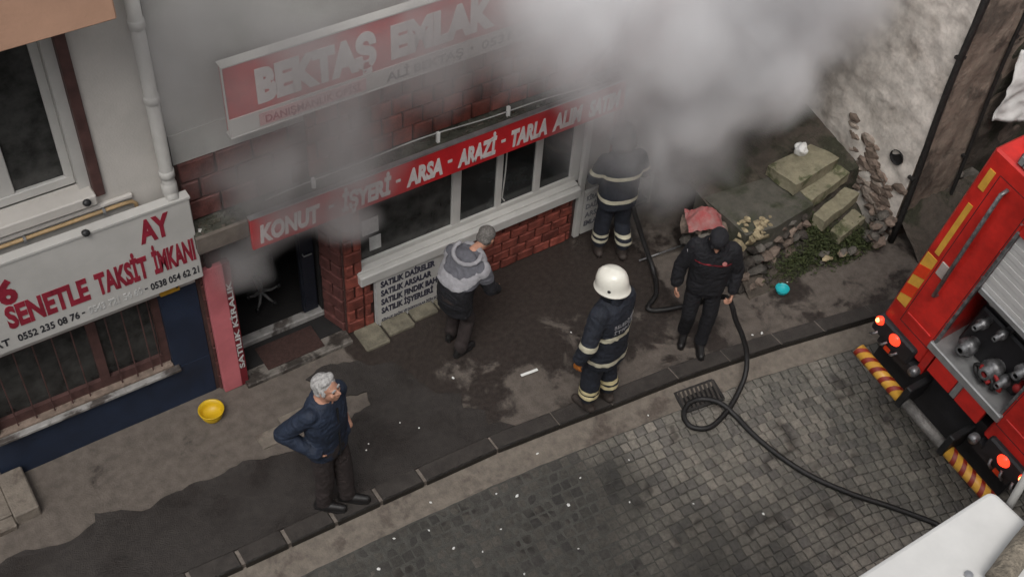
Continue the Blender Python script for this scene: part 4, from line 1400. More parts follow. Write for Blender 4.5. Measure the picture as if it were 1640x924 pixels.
bgp = thing('plastic_bag', 'crumpled white plastic bag on the top step at the edge of the smoke', 'bag', (8.3, 6.32, .8))
bm = bmesh.new()
bmesh.ops.create_icosphere(bm, subdivisions=3, radius=.07)
for v in bm.verts:
    v.co *= 1 + .35 * noise.noise(v.co * 22)
    v.co.z = v.co.z * 1.15 + .06
me = bpy.data.meshes.new('bag'); bm.to_mesh(me); bm.free(); me.materials.append(M['white_paper'])
link('bag', me, bgp, (8.29, 6.30, .80))

rc = thing('red_cloth', 'faded red cloth heaped on the rubble beside the man in black', 'cloth', (6.8, 5.95, .6))
wg = wall_grid((-.30, -.2, 0), (.60, 0, 0), (0, .42, 0), 30, 22)
me = wg.mesh('cloth', mat('faded_red_cloth', (.26, .055, .055), .9, .35, 9, .2, 60, col2=(.30, .16, .15)), True)
for v in me.vertices:
    x, y = v.co.x, v.co.y
    r_ = math.hypot(x / .30, y / .22)
    v.co.z = .16 * max(0, 1 - r_ ** 2.2) + .05 * noise.fractal(Vector((x * 5, y * 14, 1)), 1, 2, 3)
co_ = link('cloth', me, rc, (6.90, 6.15, .60))
co_.scale = (.62, .75, 1)
co_.rotation_euler = (0, 0, -.5)
rr = random.Random(77)
for i in range(26):
    s = rr.uniform(.12, .22)
    stone('stone', rw, (6.95 + rr.uniform(-.18, .16), 6.13 + rr.uniform(-.16, .16), .05 + rr.random() * .50), (s, s, s), rr.choice(('stone_grey', 'stone_red')), rr)

ws = thing('white_sheet', 'crumpled white plastic sheet leaning in the recess behind the fire engine', 'sheet', (10.1, 5.2, .9))
wg = wall_grid((10.02, 5.34, 1.22), (.50, -.16, -.10), (.10, .06, .80), 20, 24)
me = wg.mesh('sheet', M['white_paper'], True)
disp_grid(me, .05, 5, None, 1, 3)
so2 = link('sheet', me, ws)
so2.modifiers.new('thickness', 'SOLIDIFY').thickness = .012

# charred things just inside the entrance
ch = thing('overturned_chair', 'overturned office chair with grey metal star legs inside the smoky doorway', 'chair', (2.75, 7.8, .1))
hub = Vector((2.72, 7.74, .34))
for k in range(5):
    a = k * 2 * math.pi / 5 + .3
    d = Vector((math.cos(a) * .8, -.35 + .2 * math.sin(a), math.sin(a) * .8)).normalized()
    MB().tube([hub, hub + d * .10 + Vector((0, -.02, .0)), hub + d * .17], [.018, .013, .008], 8).build('leg', mat('dull_metal', (.11, .11, .11), .5, .4, 20, .1), ch, True)
    MB().lathe([(0, -.015), (.024, -.015), (.024, .015), (0, .015)], hub + d * .18, (1, .2, 0), 12).build('caster', M['black'], ch, True)
MB().tube([hub, hub + Vector((.03, .22, -.02))], .022, 8).build('column', M['steel'], ch, True)
MB().box((2.52, 7.97, .11), (2.98, 8.05, .56), 0, .03).build('seat', M['black'], ch)
MB().box((2.55, 8.06, .10), (2.95, 8.50, .16), 0, .03).build('backrest', M['black'], ch)

# ---------------------------------------------------------------- white ledge just below the camera's window
lg = thing('white_ledge', 'smooth white ledge with a rounded corner jutting out below, nearest thing to the viewer', 'ledge', (.4, 0, 7.6))
bm = bmesh.new()
pts = [(-1.6, .393), (-1.6, -.75), (1.158, -.75), (1.158, .36)]
arc = [(1.158 - .014 + .014 * math.cos(a), .393 - .014 + .014 * math.sin(a)) for a in np.arange(0, 1.58, .26)]
poly = pts[:3] + arc
mm = MB().prism(poly, 7.555, 7.60)
mm.build('slab', mat('ledge_white', (.56, .55, .53), .45, .14, 4, .03, 20), lg)
bv = lg.children[0].modifiers.new('edge', 'BEVEL'); bv.width = .006; bv.segments = 2
MB().tube([(1.163, .362, 7.56), (1.166, .366, 7.66), (1.176, .37, 7.9), (1.19, .37, 8.3)], .006, 8).build('rod', M['pipe'], lg, True)
MB().lathe([(0, 0), (.006, 0), (.006, .004), (0, .005)], (1.022, .315, 7.60), seg=10).build('screw', M['steel'], lg)
aw = thing('awning', 'crimson edge of an awning showing under the white ledge', 'awning', (.5, .40, 7.35))
MB().box((-1.5, -.7, 7.40), (1.06, .425, 7.43), 0, .008).build('fabric', mat('crimson_fabric', (.22, .01, .045), .7, .2, 8, .1), aw)
sk = thing('wooden_stick', 'weathered grey stick end lying across the white ledge', 'stick', (1.1, .3, 7.62))
pts = [(1.035, .285, 7.617), (1.045, .287, 7.618), (1.09, .298, 7.620), (1.14, .308, 7.622), (1.30, .335, 7.63)]
o = MB().tube(catmull(pts, 10), .017, 12).build('stick', mat('grey_wood', (.20, .17, .13), .9, .5, 30, .6, 120), sk, True)
wl = thing('near_building', 'low plain wall under the white ledge on the near side of the street', 'building', (0, -.9, 0))
MB().box((-6, -1.1, -1.6), (12, -.75, 7.9)).build('wall', M['plaster'], wl)

# ================================================================== PEOPLE
V = Vector
M['skin'] = mat('skin', (0.42, 0.22, 0.15), 0.6, 0.15, 30, 0.05)
M['navy'] = mat('navy_jacket', (0.014, 0.022, 0.042), 0.75, 0.3, 14, 0.35, 60)
M['turnout'] = mat('turnout_navy', (0.016, 0.019, 0.028), 0.85, 0.3, 14, 0.35, 70)
M['black_cloth'] = mat('black_cloth', (0.010, 0.010, 0.013), 0.85, 0.35, 14, 0.35, 70)
M['trousers'] = mat('dark_trousers', (0.030, 0.022, 0.021), 0.9, 0.35, 14, 0.35, 70)
M['band'] = mat('reflective_band', (0.50, 0.47, 0.36), 0.45, 0.15, 20, 0.0)
M['band_y'] = mat('reflective_band_yellow', (0.62, 0.54, 0.31), 0.45, 0.15, 20, 0.0)
M['hair_grey'] = mat('grey_hair', (0.40, 0.39, 0.38), 0.8, 0.4, 45, 0.5, 120, stretch=(1, 1, .35))
M['hair_dark'] = mat('grizzled_hair', (0.15, 0.14, 0.13), 0.85, 0.5, 60, 0.6, 120)
M['helmet'] = mat('white_helmet', (0.74, 0.72, 0.64), 0.35, 0.06, 5, 0.0, coat=0.3)
M['helmet_dark'] = mat('dark_helmet', (0.03, 0.03, 0.035), 0.4, 0.2, 5, 0.0)
M['shoe'] = mat('black_shoe', (0.012, 0.011, 0.011), 0.5, 0.3, 14, 0.1)
M['boot'] = mat('rubber_boot', (0.045, 0.035, 0.030), 0.7, 0.3, 14, 0.1)
M['glove_orange'] = mat('orange_glove', (0.50, 0.17, 0.03), 0.7, 0.25, 14, 0.2)
M['shirt'] = mat('pale_shirt', (0.50, 0.42, 0.42), 0.8, 0.15, 14, 0.1)
M['grey_hood'] = mat('grey_hood', (0.10, 0.10, 0.115), 0.9, 0.25, 14, 0.3)
M['light_grey'] = mat('light_grey_lining', (0.27, 0.265, 0.28), 0.9, 0.15, 14, 0.3)
M['eye'] = mat('eye_dark', (0.02, 0.015, 0.012), 0.2, 0.1, 10, 0.0)


class Solid:
    """soft body parts gathered and fused into one closed skin"""

    def __init__(self):
        self.mb = MB()

    def cap(self, p0, r0, p1, r1, flat=None, seg=12):
        p0, p1 = V(p0), V(p1)
        t = (p1 - p0).normalized()
        L = (p1 - p0).length
        pts, rs = [], []
        for k in range(4):
            a = math.pi / 2 * (1 - k / 4)
            pts.append(p0 - t * r0 * math.sin(a)); rs.append(max(.0005, r0 * math.cos(a)))
        for k in range(5):
            s = k / 4
            pts.append(p0 + t * L * s); rs.append(r0 + (r1 - r0) * s)
        for k in range(1, 5):
            a = math.pi / 2 * k / 4
            pts.append(p1 + t * r1 * math.sin(a)); rs.append(max(.0005, r1 * math.cos(a)))
        self.mb.tube(pts, rs, seg)
        return self

    def ell(self, c, r, rot=None, seg=16):
        c = V(c)
        q = Euler(rot).to_matrix() if rot else Matrix.Identity(3)
        vs, fs = [], []
        n = 10
        for i in range(n + 1):
            th = math.pi * i / n
            for k in range(seg):
                a = 2 * math.pi * k / seg
                s = max(math.sin(th), .01)
                vs.append(c + q @ V((r[0] * s * math.cos(a), r[1] * s * math.sin(a), r[2] * math.cos(th))))
        for i in range(n):
            for k in range(seg):
                fs.append((i * seg + k, (i + 1) * seg + k, (i + 1) * seg + (k + 1) % seg, i * seg + (k + 1) % seg))
        fs.append(tuple(range(seg))); fs.append(tuple(n * seg + k for k in range(seg - 1, -1, -1)))
        self.mb.add(vs, fs)
        return self

    def loft(self, rings, seg=20):
        """rings: (x, y, z, rx, ry, yaw)"""
        vs, fs = [], []
        for (x, y, z, a, b, *yaw) in rings:
            w = yaw[0] if yaw else 0
            for k in range(seg):
                t = 2 * math.pi * k / seg
                ct, st = math.cos(t), math.sin(t)
                ct, st = math.copysign(abs(ct) ** .85, ct), math.copysign(abs(st) ** .85, st)
                px, py = a * ct, b * st
                vs.append((x + px * math.cos(w) - py * math.sin(w), y + px * math.sin(w) + py * math.cos(w), z))
        n = len(rings)
        for i in range(n - 1):
            for k in range(seg):
                fs.append((i * seg + k, i * seg + (k + 1) % seg, (i + 1) * seg + (k + 1) % seg, (i + 1) * seg + k))
        fs.append(tuple(range(seg - 1, -1, -1))); fs.append(tuple((n - 1) * seg + k for k in range(seg)))
        if rings[0][2] > rings[-1][2]:
            fs = [f[::-1] for f in fs]
        self.mb.add(vs, fs)
        return self

    def fuse(self, name, m, voxel, smooth=5, folds=0.0, ffreq=9.0, seed=0.0, stretch=(1, 1, .45)):
        me = self.mb.mesh(name, m)
        o = bpy.data.objects.new(name, me)
        COL.objects.link(o)
        r = o.modifiers.new('remesh', 'REMESH')
        r.mode = 'VOXEL'; r.voxel_size = voxel; r.use_smooth_shade = True
        s = o.modifiers.new('smooth', 'SMOOTH')
        s.factor = .5; s.iterations = smooth
        dg = bpy.context.evaluated_depsgraph_get()
        out = bpy.data.meshes.new_from_object(o.evaluated_get(dg))
        bpy.data.objects.remove(o)
        bpy.data.meshes.remove(me)
        out.name = name
        out.materials.clear()
        out.materials.append(m)
        if folds:
            nrm = [v.normal.copy() for v in out.vertices]
            for v, n_ in zip(out.vertices, nrm):
                q = V((v.co.x * stretch[0] + seed, v.co.y * stretch[1], v.co.z * stretch[2])) * ffreq
                q2 = V((v.co.x + seed, v.co.y * .8, v.co.z * 1.7 + v.co.x * .6)) * ffreq * 1.6
                d = noise.noise(q) + .7 * (1 - 2 * abs(noise.noise(q2)))
                v.co += n_ * d * folds
            out.update()
        for p in out.polygons:
            p.use_smooth = True
        return out


def hand(s, wrist, fwd, palm, thumb, curl=.5, k=1.0):
    """palm, four unequal bent fingers and a thumb; fwd = along the hand, palm = where the palm faces, thumb = thumb side"""
    wrist, fwd, palm, thumb = V(wrist), V(fwd).normalized(), V(palm).normalized(), V(thumb).normalized()
    pc = wrist + fwd * .048 * k
    for t in (-.026, -.009, .009, .026):
        s.cap(wrist + fwd * .008 * k + thumb * t * .7 * k, .013 * k, wrist + fwd * .082 * k + thumb * t * k, .0115 * k, seg=8)
    for i, (t, L) in enumerate(((.030, .070), (.010, .078), (-.010, .073), (-.029, .058))):
        p = wrist + fwd * .085 * k + thumb * t * k
        d = fwd
        L *= k
        for j, part in enumerate((.45, .32, .25)):
            a = curl * (.55 + .5 * j) + .06 * i
            dd = (fwd * math.cos(a) + palm * math.sin(a)).normalized()
            q = p + dd * L * part
            s.cap(p, (.0098 - .0010 * j) * k, q, (.0092 - .0010 * j) * k, seg=8)
            p = q
    p = wrist + fwd * .022 * k + thumb * .030 * k
    d1 = (fwd * .55 + thumb * .8 + palm * .25).normalized()
    q = p + d1 * .036 * k
    s.cap(p, .0125 * k, q, .0108 * k, seg=8)
    d2 = (fwd * .8 + thumb * .25 + palm * (.25 + .5 * curl)).normalized()
    s.cap(q, .0108 * k, q + d2 * .030 * k, .0088 * k, seg=8)


def head_parts(s, c, Rm, k=1.0):
    """skull, jaw, nose, brow, ears, lips; c = centre of the head, Rm = its turn"""
    c = V(c)
    f = lambda x, y, z: c + Rm @ V((x * k, y * k, z * k))
    eu = Rm.to_euler()
    s.ell(f(0, -.012, .030), (.077 * k, .096 * k, .088 * k), eu)
    s.ell(f(0, .012, -.030), (.064 * k, .076 * k, .082 * k), eu)
    s.ell(f(0, .040, -.082), (.036 * k, .036 * k, .028 * k), eu)
    s.ell(f(0, .066, .020), (.055 * k, .022 * k, .014 * k), eu)         # brow
    s.cap(f(0, .084, .008), .010 * k, f(0, .106, -.026), .015 * k, seg=8)  # nose
    for sx in (-1, 1):
        s.ell(f(sx * .014, .092, -.030), (.010 * k, .012 * k, .009 * k), eu)
        s.ell(f(sx * .040, .064, -.026), (.022 * k, .020 * k, .022 * k), eu)   # cheeks
        s.ell(f(sx * .076, -.006, -.008), (.010 * k, .020 * k, .032 * k), eu)  # ears
    s.ell(f(0, .083, -.056), (.026 * k, .012 * k, .0065 * k), eu)        # lips
    s.ell(f(0, .081, -.068), (.022 * k, .012 * k, .0070 * k), eu)
    return f


def band_from(me, z0, z1, off=.006, keep=None, plane=None):
    """a tape laid round a garment: the strip of its skin between two planes, lifted off a little and thickened"""
    bm = bmesh.new()
    bm.from_mesh(me)
    no = V(plane or (0, 0, 1)).normalized()
    for zz, sgn in ((z0, 1), (z1, -1)):
        geom = bm.verts[:] + bm.edges[:] + bm.faces[:]
        bmesh.ops.bisect_plane(bm, geom=geom, plane_co=no * zz, plane_no=no * sgn, clear_inner=True)
    if keep:
        kill = [f for f in bm.faces if not keep(f.calc_center_median())]
        bmesh.ops.delete(bm, geom=kill, context='FACES')
    bm.normal_update()
    for v in bm.verts:
        v.co += v.normal * off
    out = bpy.data.meshes.new('band')
    bm.to_mesh(out)
    bm.free()
    return out


def put(me, name, t, m=None):
    """link a garment or body mesh made in the person's own frame"""
    if m:
        me.materials.clear()
        me.materials.append(m)
    o = bpy.data.objects.new(name, me)
    COL.objects.link(o)
    o.parent = t
    return o


def person(label, loc, yaw, group=None, k=1.0):
    t = thing('person', label, 'person', loc, group)
    t.rotation_euler = (0, 0, yaw)
    t.scale = (k, k, k)
    return t


def shoe(t, p, ang, m, name='shoe', k=1.0):
    s = Solid()
    c, sn = math.cos(ang), math.sin(ang)
    g_ = lambda y, z, x=0: (p[0] + x * c - y * sn, p[1] + x * sn + y * c, z)
    s.cap(g_(-.065, .045), .042 * k, g_(.05, .042), .044 * k).cap(g_(.05, .040), .044 * k, g_(.15, .032), .036 * k).cap(g_(-.06, .05), .040 * k, g_(-.045, .11), .042 * k)
    me = s.fuse(name, m, .010, 4)
    for v in me.vertices:
        v.co.z = max(v.co.z, .004)
    o = put(me, name, t)
    sole = MB()
    oc = [(-.10, -.028), (-.11, 0), (-.10, .028), (.0, .040), (.10, .046), (.17, .030), (.185, 0), (.17, -.030), (.10, -.044), (0, -.036)]
    sole.prism([g_(y, 0, x)[:2] for y, x in oc][::-1], .0, .020)
    so__ = sole.build('sole', M['rubber'])
    so__.parent = o
    return o


def legs(s, hips, knees, ankles, r=(.088, .062, .050), cuff=.062):
    for h, kn, a in zip(hips, knees, ankles):
        s.cap(h, r[0], kn, r[1]).cap(kn, r[1], a, r[2])
        s.cap(V(a) + V((0, 0, .06)), cuff, V(a) + V((0, 0, .01)), cuff)


def arm(s, sh, el, wr, r=(.066, .054, .044)):
    s.cap(sh, r[0], el, r[1]).cap(el, r[1], wr, r[2])


def body(t, c, Rm, neck, limbs, hands, k=1.0, voxel=.0065):
    """the one continuous figure: head, neck, torso, arms, legs and hands"""
    s = Solid()
    f = head_parts(s, c, Rm, k)
    s.cap(f(0, -.020, -.06), .052, neck, .056)
    for (a, ra, b_, rb) in limbs:
        s.cap(a, ra, b_, rb)
    for h in hands:
        hand(s, **h)
    o = put(s.fuse('body', M['skin'], voxel, 3), 'body', t)
    for sx in (-1, 1):
        e = MB().lathe([(0, -.009), (.007, -.006), (.009, 0), (.007, .006), (0, .009)], f(sx * .030, .079, -.002), seg=10).build('eye', M['eye'], None, True)
        e.parent = t
    return f


# ---------------------------------------------------------------- old man in the navy jacket
t = person('grey haired man in a navy jacket standing with his hands in his pockets, looking aside', (2.30, 5.47, .013), R(-157))
hd = Matrix.Rotation(R(8), 3, 'Z') @ Matrix.Rotation(R(16), 3, 'X')
hc = (.0, .055, 1.60)
LIM = [((0, 0, 1.40), .10, (0, 0, .95), .11), ((.17, -.01, 1.385), .05, (.29, -.19, 1.13), .04), ((.29, -.19, 1.13), .04, (.19, .05, .95), .03), ((-.17, -.01, 1.385), .05, (-.27, -.13, 1.12), .04), ((-.27, -.13, 1.12), .04, (-.19, .08, .95), .03),
       ((.09, 0, .92), .075, (.10, .01, .48), .05), ((.10, .01, .48), .05, (.11, -.02, .09), .035), ((-.09, 0, .92), .075, (-.11, .06, .48), .05), ((-.11, .06, .48), .05, (-.13, .07, .09), .035)]
f = body(t, hc, hd, (0, .0, 1.43), LIM, [dict(wrist=(.19, .05, .95), fwd=(-.45, -.1, -.85), palm=(-1, 0, 0), thumb=(0, 1, .4), curl=.5), dict(wrist=(-.125, .05, .95), fwd=(.6, -.25, -.6), palm=(1, 0, 0), thumb=(0, 1, .4), curl=.5)])
s = Solid()
s.loft([(0, -.01, .80, .190, .140), (0, -.01, .92, .195, .145), (0, -.005, 1.05, .185, .135), (0, 0, 1.20, .200, .142), (0, -.005, 1.33, .200, .132), (0, -.01, 1.41, .150, .105), (0, -.005, 1.46, .085, .080)])
s.cap((.165, -.01, 1.375), .078, (.295, -.20, 1.125), .066).cap((.295, -.20, 1.125), .066, (.185, .05, .955), .056)
s.cap((-.165, -.01, 1.375), .078, (-.275, -.14, 1.115), .066).cap((-.275, -.14, 1.115), .066, (-.135, .06, .93), .062)
jk = s.fuse('jacket', M['navy'], .010, 6, .0105, 8.5, 1.0)
j = put(jk, 'jacket', t)
col_ = Solid()
for a0, a1 in ((-150, 150),):
    pr = None
    for a in range(a0, a1 + 1, 25):
        q = V((.088 * math.sin(R(a)), -.012 - .082 * math.cos(R(a)), 1.455 - .012 * (1 - math.cos(R(a)))))
        if pr is not None:
            col_.cap(pr, .020, q, .020, seg=8)
        pr = q
put(col_.fuse('collar', M['navy'], .009, 3), 'collar', j)
zp = MB()
zp.obox((0, .140, 1.12), (.006, 0, 0), (0, .006, .004), (0, .0, .30))
z_ = zp.build('zip', M['black'], None); z_.parent = j
sh_ = Solid().ell((0, .062, 1.415), (.042, .030, .055), (R(30), 0, 0)).fuse('shirt', M['shirt'], .008, 2)
put(sh_, 'shirt', t)
s = Solid()
s.loft([(0, 0, .96, .155, .120), (0, 0, .88, .172, .128), (0, 0, .80, .168, .122), (0, 0, .76, .150, .105)])
legs(s, ((.088, 0, .84), (-.088, 0, .84)), ((.088, .015, .47), (-.090, .065, .47)), ((.088, -.02, .085), (-.092, .09, .085)), (.098, .078, .066), .070)
put(s.fuse('trousers', M['trousers'], .010, 5, .010, 8.5, 4.0), 'trousers', t)
shoe(t, (.09, .0, 0), R(28), M['shoe']); shoe(t, (-.096, .11, 0), R(30), M['shoe'])
s = Solid()
q = lambda x, y, z: V(hc) + hd @ V((x, y, z))
s.ell(q(0, -.026, .048), (.088, .098, .084), hd.to_euler()).ell(q(0, -.050, .0), (.084, .066, .075), hd.to_euler()).ell(q(.02, .022, .098), (.058, .045, .030), hd.to_euler()).ell(q(-.03, .018, .096), (.05, .045, .030), hd.to_euler())
for sx in (-1, 1):
    s.ell(q(sx * .074, .008, .012), (.014, .022, .034), hd.to_euler())
hr = s.fuse('hair', M['hair_grey'], .008, 2, .005, 28, 2, (1, 1, 1))
put(hr, 'hair', t)
for sx in (-1, 1):
    e = MB().obox(q(sx * .032, .090, .022), hd @ V((.018, -.003 * sx, .001)), hd @ V((0, .006, 0)), hd @ V((0, 0, .0045))).build('eyebrow', M['hair_grey'])
    e.parent = t

# ---------------------------------------------------------------- firefighter with the white helmet, seen from behind
t = person('firefighter in a white helmet and dark turnout coat with pale bands, seen from behind', (4.90, 5.17, .012), R(14))
hd = Matrix.Rotation(R(12), 3, 'Z') @ Matrix.Rotation(R(-8), 3, 'X')
hc = (0, .045, 1.585)
LIM = [((0, 0, 1.40), .10, (0, 0, .95), .11), ((.18, -.01, 1.38), .05, (.25, .02, 1.10), .04), ((.25, .02, 1.10), .04, (.22, .16, .95), .03), ((-.18, -.01, 1.38), .05, (-.30, -.03, 1.10), .04), ((-.30, -.03, 1.10), .04, (-.325, .03, .86), .03),
       ((.09, 0, .92), .075, (.10, .02, .48), .05), ((.10, .02, .48), .05, (.105, -.03, .09), .035), ((-.09, 0, .92), .075, (-.10, .03, .48), .05), ((-.10, .03, .48), .05, (-.11, .02, .09), .035)]
body(t, hc, hd, (0, .0, 1.43), LIM, [dict(wrist=(.22, .16, .95), fwd=(-.1, .7, -.6), palm=(-1, 0, 0), thumb=(0, .6, .7), curl=.9), dict(wrist=(-.325, .03, .86), fwd=(0, .12, -1), palm=(1, 0, 0), thumb=(.1, 1, 0), curl=.35)])
s = Solid()
s.loft([(0, -.01, .70, .215, .155), (0, -.01, .82, .212, .155), (0, -.01, 1.0, .205, .150), (0, -.005, 1.18, .212, .150), (0, -.01, 1.32, .215, .140), (0, -.012, 1.41, .155, .112), (0, 0, 1.47, .09, .085)])
s.cap((.175, -.01, 1.37), .088, (.255, .02, 1.10), .074).cap((.255, .02, 1.10), .074, (.22, .15, .96), .062)
s.cap((-.175, -.01, 1.37), .088, (-.305, -.03, 1.10), .074).cap((-.305, -.03, 1.10), .074, (-.325, .025, .89), .062)
ck = s.fuse('turnout_coat', M['turnout'], .010, 6, .009, 7.5, 9.0)
coat = put(ck, 'turnout_coat', t)
for (a, b_) in ((1.085, 1.140), (.765, .815)):
    put(band_from(ck, a, b_), 'reflective_band', coat, M['band'])
put(band_from(ck, .205, .232, .005, lambda c_: c_.z < 1.09 and c_.z > .8 and c_.y < .1, plane=(1, 0, 0)), 'reflective_band', coat, M['band'])
bvh = BVHTree.FromPolygons([v.co.copy() for v in ck.vertices], [p.vertices[:] for p in ck.polygons])
for (txt, zz, w) in (('BELEDİYESİ', 1.240, .27), ('İTFAİYE', 1.170, .27)):
    tm = text_mesh(txt, M['light_grey'], .042, w, bold=.0, depth=.002)
    for v in tm.vertices:
        x, z = v.co.x - w / 2 + .02, v.co.z + zz
        hit = bvh.ray_cast(V((x, -1, z)), V((0, 1, 0)))[0]
        v.co = V((x, (hit.y if hit else -.15) - .005 + v.co.y, z))
    put(tm, 'lettering', coat)
col_ = Solid()
col_.loft([(0, -.002, 1.43, .098, .094), (0, -.004, 1.52, .088, .088)])
put(col_.fuse('collar', M['turnout'], .010, 3), 'collar', coat)
s = Solid()
s.loft([(0, 0, .94, .16, .125), (0, 0, .84, .172, .13), (0, 0, .76, .155, .11)])
legs(s, ((.09, 0, .82), (-.09, 0, .82)), ((.105, .02, .47), (-.105, .03, .47)), ((.108, -.03, .20), (-.112, .02, .20)), (.102, .090, .086), .088)
tk = s.fuse('turnout_trousers', M['turnout'], .011, 5, .008, 8.0, 14.0)
tr = put(tk, 'turnout_trousers', t)
for (a, b_) in ((.225, .268), (.290, .333)):
    for sg in (-1, 1):
        put(band_from(tk, a, b_, .006, lambda c_, sg=sg: c_.x * sg > 0), 'reflective_band', tr, M['band_y'])
for (x, y) in ((.108, -.03), (-.112, .02)):
    s = Solid().cap((x, y - .01, .30), .066, (x, y - .01, .08), .056).cap((x, y - .05, .045), .046, (x, y + .07, .045), .048).cap((x, y + .07, .042), .046, (x, y + .14, .036), .040)
    me = s.fuse('boot', M['boot'], .011, 3)
    for v in me.vertices:
        v.co.z = max(v.co.z, .003)
    put(me, 'boot', t)
s = Solid().cap((-.322, .018, .93), .046, (-.325, .03, .86), .040)
hand(s, (-.325, .03, .865), (0, .12, -1), (1, 0, 0), (.1, 1, 0), .35, 1.18)
put(s.fuse('glove', M['glove_orange'], .007, 2), 'glove', t)
s = Solid().cap((.222, .145, .97), .046, (.22, .17, .945), .042)
hand(s, (.22, .16, .95), (-.1, .7, -.6), (-1, 0, 0), (0, .6, .7), .9, 1.18)
put(s.fuse('glove', M['glove_orange'], .007, 2), 'glove', t)


def helmet(t, hc, hd, m, lamp=True):
    eu = hd.to_euler()
    vs, fs = [], []
    seg, n = 32, 14
    prof = [(0, .168), (.050, .163), (.090, .145), (.117, .112), (.130, .070), (.134, .030), (.136, .004), (.143, -.010), (.150, -.020), (.148, -.026), (.138, -.022), (.126, -.004), (.120, .04)]
    for (r0, z) in prof:
        for k in range(seg):
            a = 2 * math.pi * k / seg
            back = .5 - .5 * math.sin(a)
            p = V((r0 * .93 * math.cos(a), r0 * 1.10 * math.sin(a) - .012, z - (.030 * back if z < .02 else 0)))
            if z > .06 and abs(p.x) < .020:
                p.z += .006
            vs.append(V(hc) + hd @ (p + V((0, 0, .012))))
    for i in range(len(prof) - 1):
        for k in range(seg):
            fs.append((i * seg + k, (i + 1) * seg + k, (i + 1) * seg + (k + 1) % seg, i * seg + (k + 1) % seg))
    h = MB().add(vs, fs).build('helmet', m, None, True)
    h.parent = t
    for sx in (-1, 1):
        b_ = MB().lathe([(0, -.006), (.014, -.005), (.016, .004)], V(hc) + hd @ V((sx * .121, -.045, .030)), tuple(hd @ V((-sx, .35, .1))), 12).build('side_knob', M['black'], None, True)
        b_.parent = h
    nk = Solid().loft([(0, 0, 0, .094, .094), (0, .0, -.10, .108, .098)])
    for i, v in enumerate(nk.mb.v):
        p = V(hc) + hd @ (V(v) + V((0, -.015, -.010)))
        nk.mb.v[i] = tuple(p)
    nb = nk.mb.build('neck_guard', M['turnout'], None, True)
    nb.parent = h
    return h


helmet(t, hc, hd, M['helmet'])

# ---------------------------------------------------------------- man in black walking with the hose
t = person('man in black clothes and a knitted cap, head bowed, holding the hose at his side', (6.17, 5.30, .012), R(140), k=.96)
hd = Matrix.Rotation(R(-4), 3, 'Z') @ Matrix.Rotation(R(-38), 3, 'X')
hc = (0, .10, 1.555)
LIM = [((0, 0, 1.38), .10, (0, 0, .95), .11), ((.18, 0, 1.37), .05, (.27, -.02, 1.08), .04), ((.27, -.02, 1.08), .04, (.285, .03, .84), .03), ((-.18, 0, 1.37), .05, (-.26, -.03, 1.09), .04), ((-.26, -.03, 1.09), .04, (-.262, .06, .85), .03),
       ((.09, 0, .92), .075, (.10, .06, .48), .05), ((.10, .06, .48), .05, (.09, -.06, .10), .035), ((-.09, 0, .92), .075, (-.10, .04, .48), .05), ((-.10, .04, .48), .05, (-.08, .05, .09), .035)]
body(t, hc, hd, (0, .015, 1.43), LIM, [dict(wrist=(.285, .03, .84), fwd=(.02, .15, -1), palm=(-1, 0, 0), thumb=(0, 1, .1), curl=.75), dict(wrist=(-.262, .06, .85), fwd=(0, .2, -1), palm=(1, 0, 0), thumb=(0, 1, .1), curl=1.15)])
s = Solid()
s.loft([(0, 0, .82, .185, .135), (0, 0, .92, .19, .14), (0, 0, 1.06, .19, .138), (0, .005, 1.20, .205, .145), (0, .005, 1.33, .205, .132), (0, .0, 1.41, .15, .108), (0, .01, 1.47, .09, .085)])
s.cap((.172, 0, 1.365), .080, (.272, -.02, 1.08), .068).cap((.272, -.02, 1.08), .068, (.286, .025, .875), .056)
s.cap((-.172, 0, 1.365), .080, (-.262, -.03, 1.09), .068).cap((-.262, -.03, 1.09), .068, (-.263, .05, .885), .056)
jk = s.fuse('jacket', M['black_cloth'], .010, 6, .010, 8.5, 21)
j = put(jk, 'jacket', t)
put(band_from(jk, 1.262, 1.274, .004, lambda c_: c_.y > .06 and abs(c_.x) < .17), 'red_piping', j, mat('red_piping', (.22, .012, .02), .6, .2, 20, 0))
bd = MB().lathe([(0, .004), (.020, .003), (.024, 0), (.024, -.004)], (-.105, .150, 1.305), (-.2, 1, .25), 14).build('badge', mat('badge_pink', (.42, .16, .15), .5, .3, 60, 0), None)
bd.parent = j
bd = MB().obox((.235, .03, 1.30), (.012, .010, 0), (0, .012, 0), (.012, 0, .035)).build('shoulder_patch', M['light_grey'], None)
bd.parent = j
col_ = Solid().loft([(0, .010, 1.42, .10, .092), (0, .022, 1.50, .088, .085)])
put(col_.fuse('collar', M['black_cloth'], .010, 3), 'collar', j)
s = Solid()
s.loft([(0, 0, .96, .155, .12), (0, 0, .86, .168, .126), (0, 0, .77, .15, .105)])
legs(s, ((.088, 0, .83), (-.088, 0, .83)), ((.100, .06, .47), (-.100, .045, .47)), ((.09, -.06, .095), (-.08, .05, .085)), (.094, .072, .060), .064)
put(s.fuse('trousers', M['black_cloth'], .010, 5, .009, 8.5, 31), 'trousers', t)
shoe(t, (.09, -.04, 0), R(-8), M['shoe']); shoe(t, (-.08, .07, 0), R(6), M['shoe'])
s = Solid()
q = lambda x, y, z: V(hc) + hd @ V((x, y, z))
s.ell(q(0, -.018, .062), (.090, .106, .072), hd.to_euler()).ell(q(0, -.045, .020), (.086, .082, .07), hd.to_euler())
s.cap(q(-.05, .075, .045), .018, q(.05, .075, .045), .018)
put(s.fuse('knitted_cap', M['black_cloth'], .009, 3, .002, 30), 'knitted_cap', t)

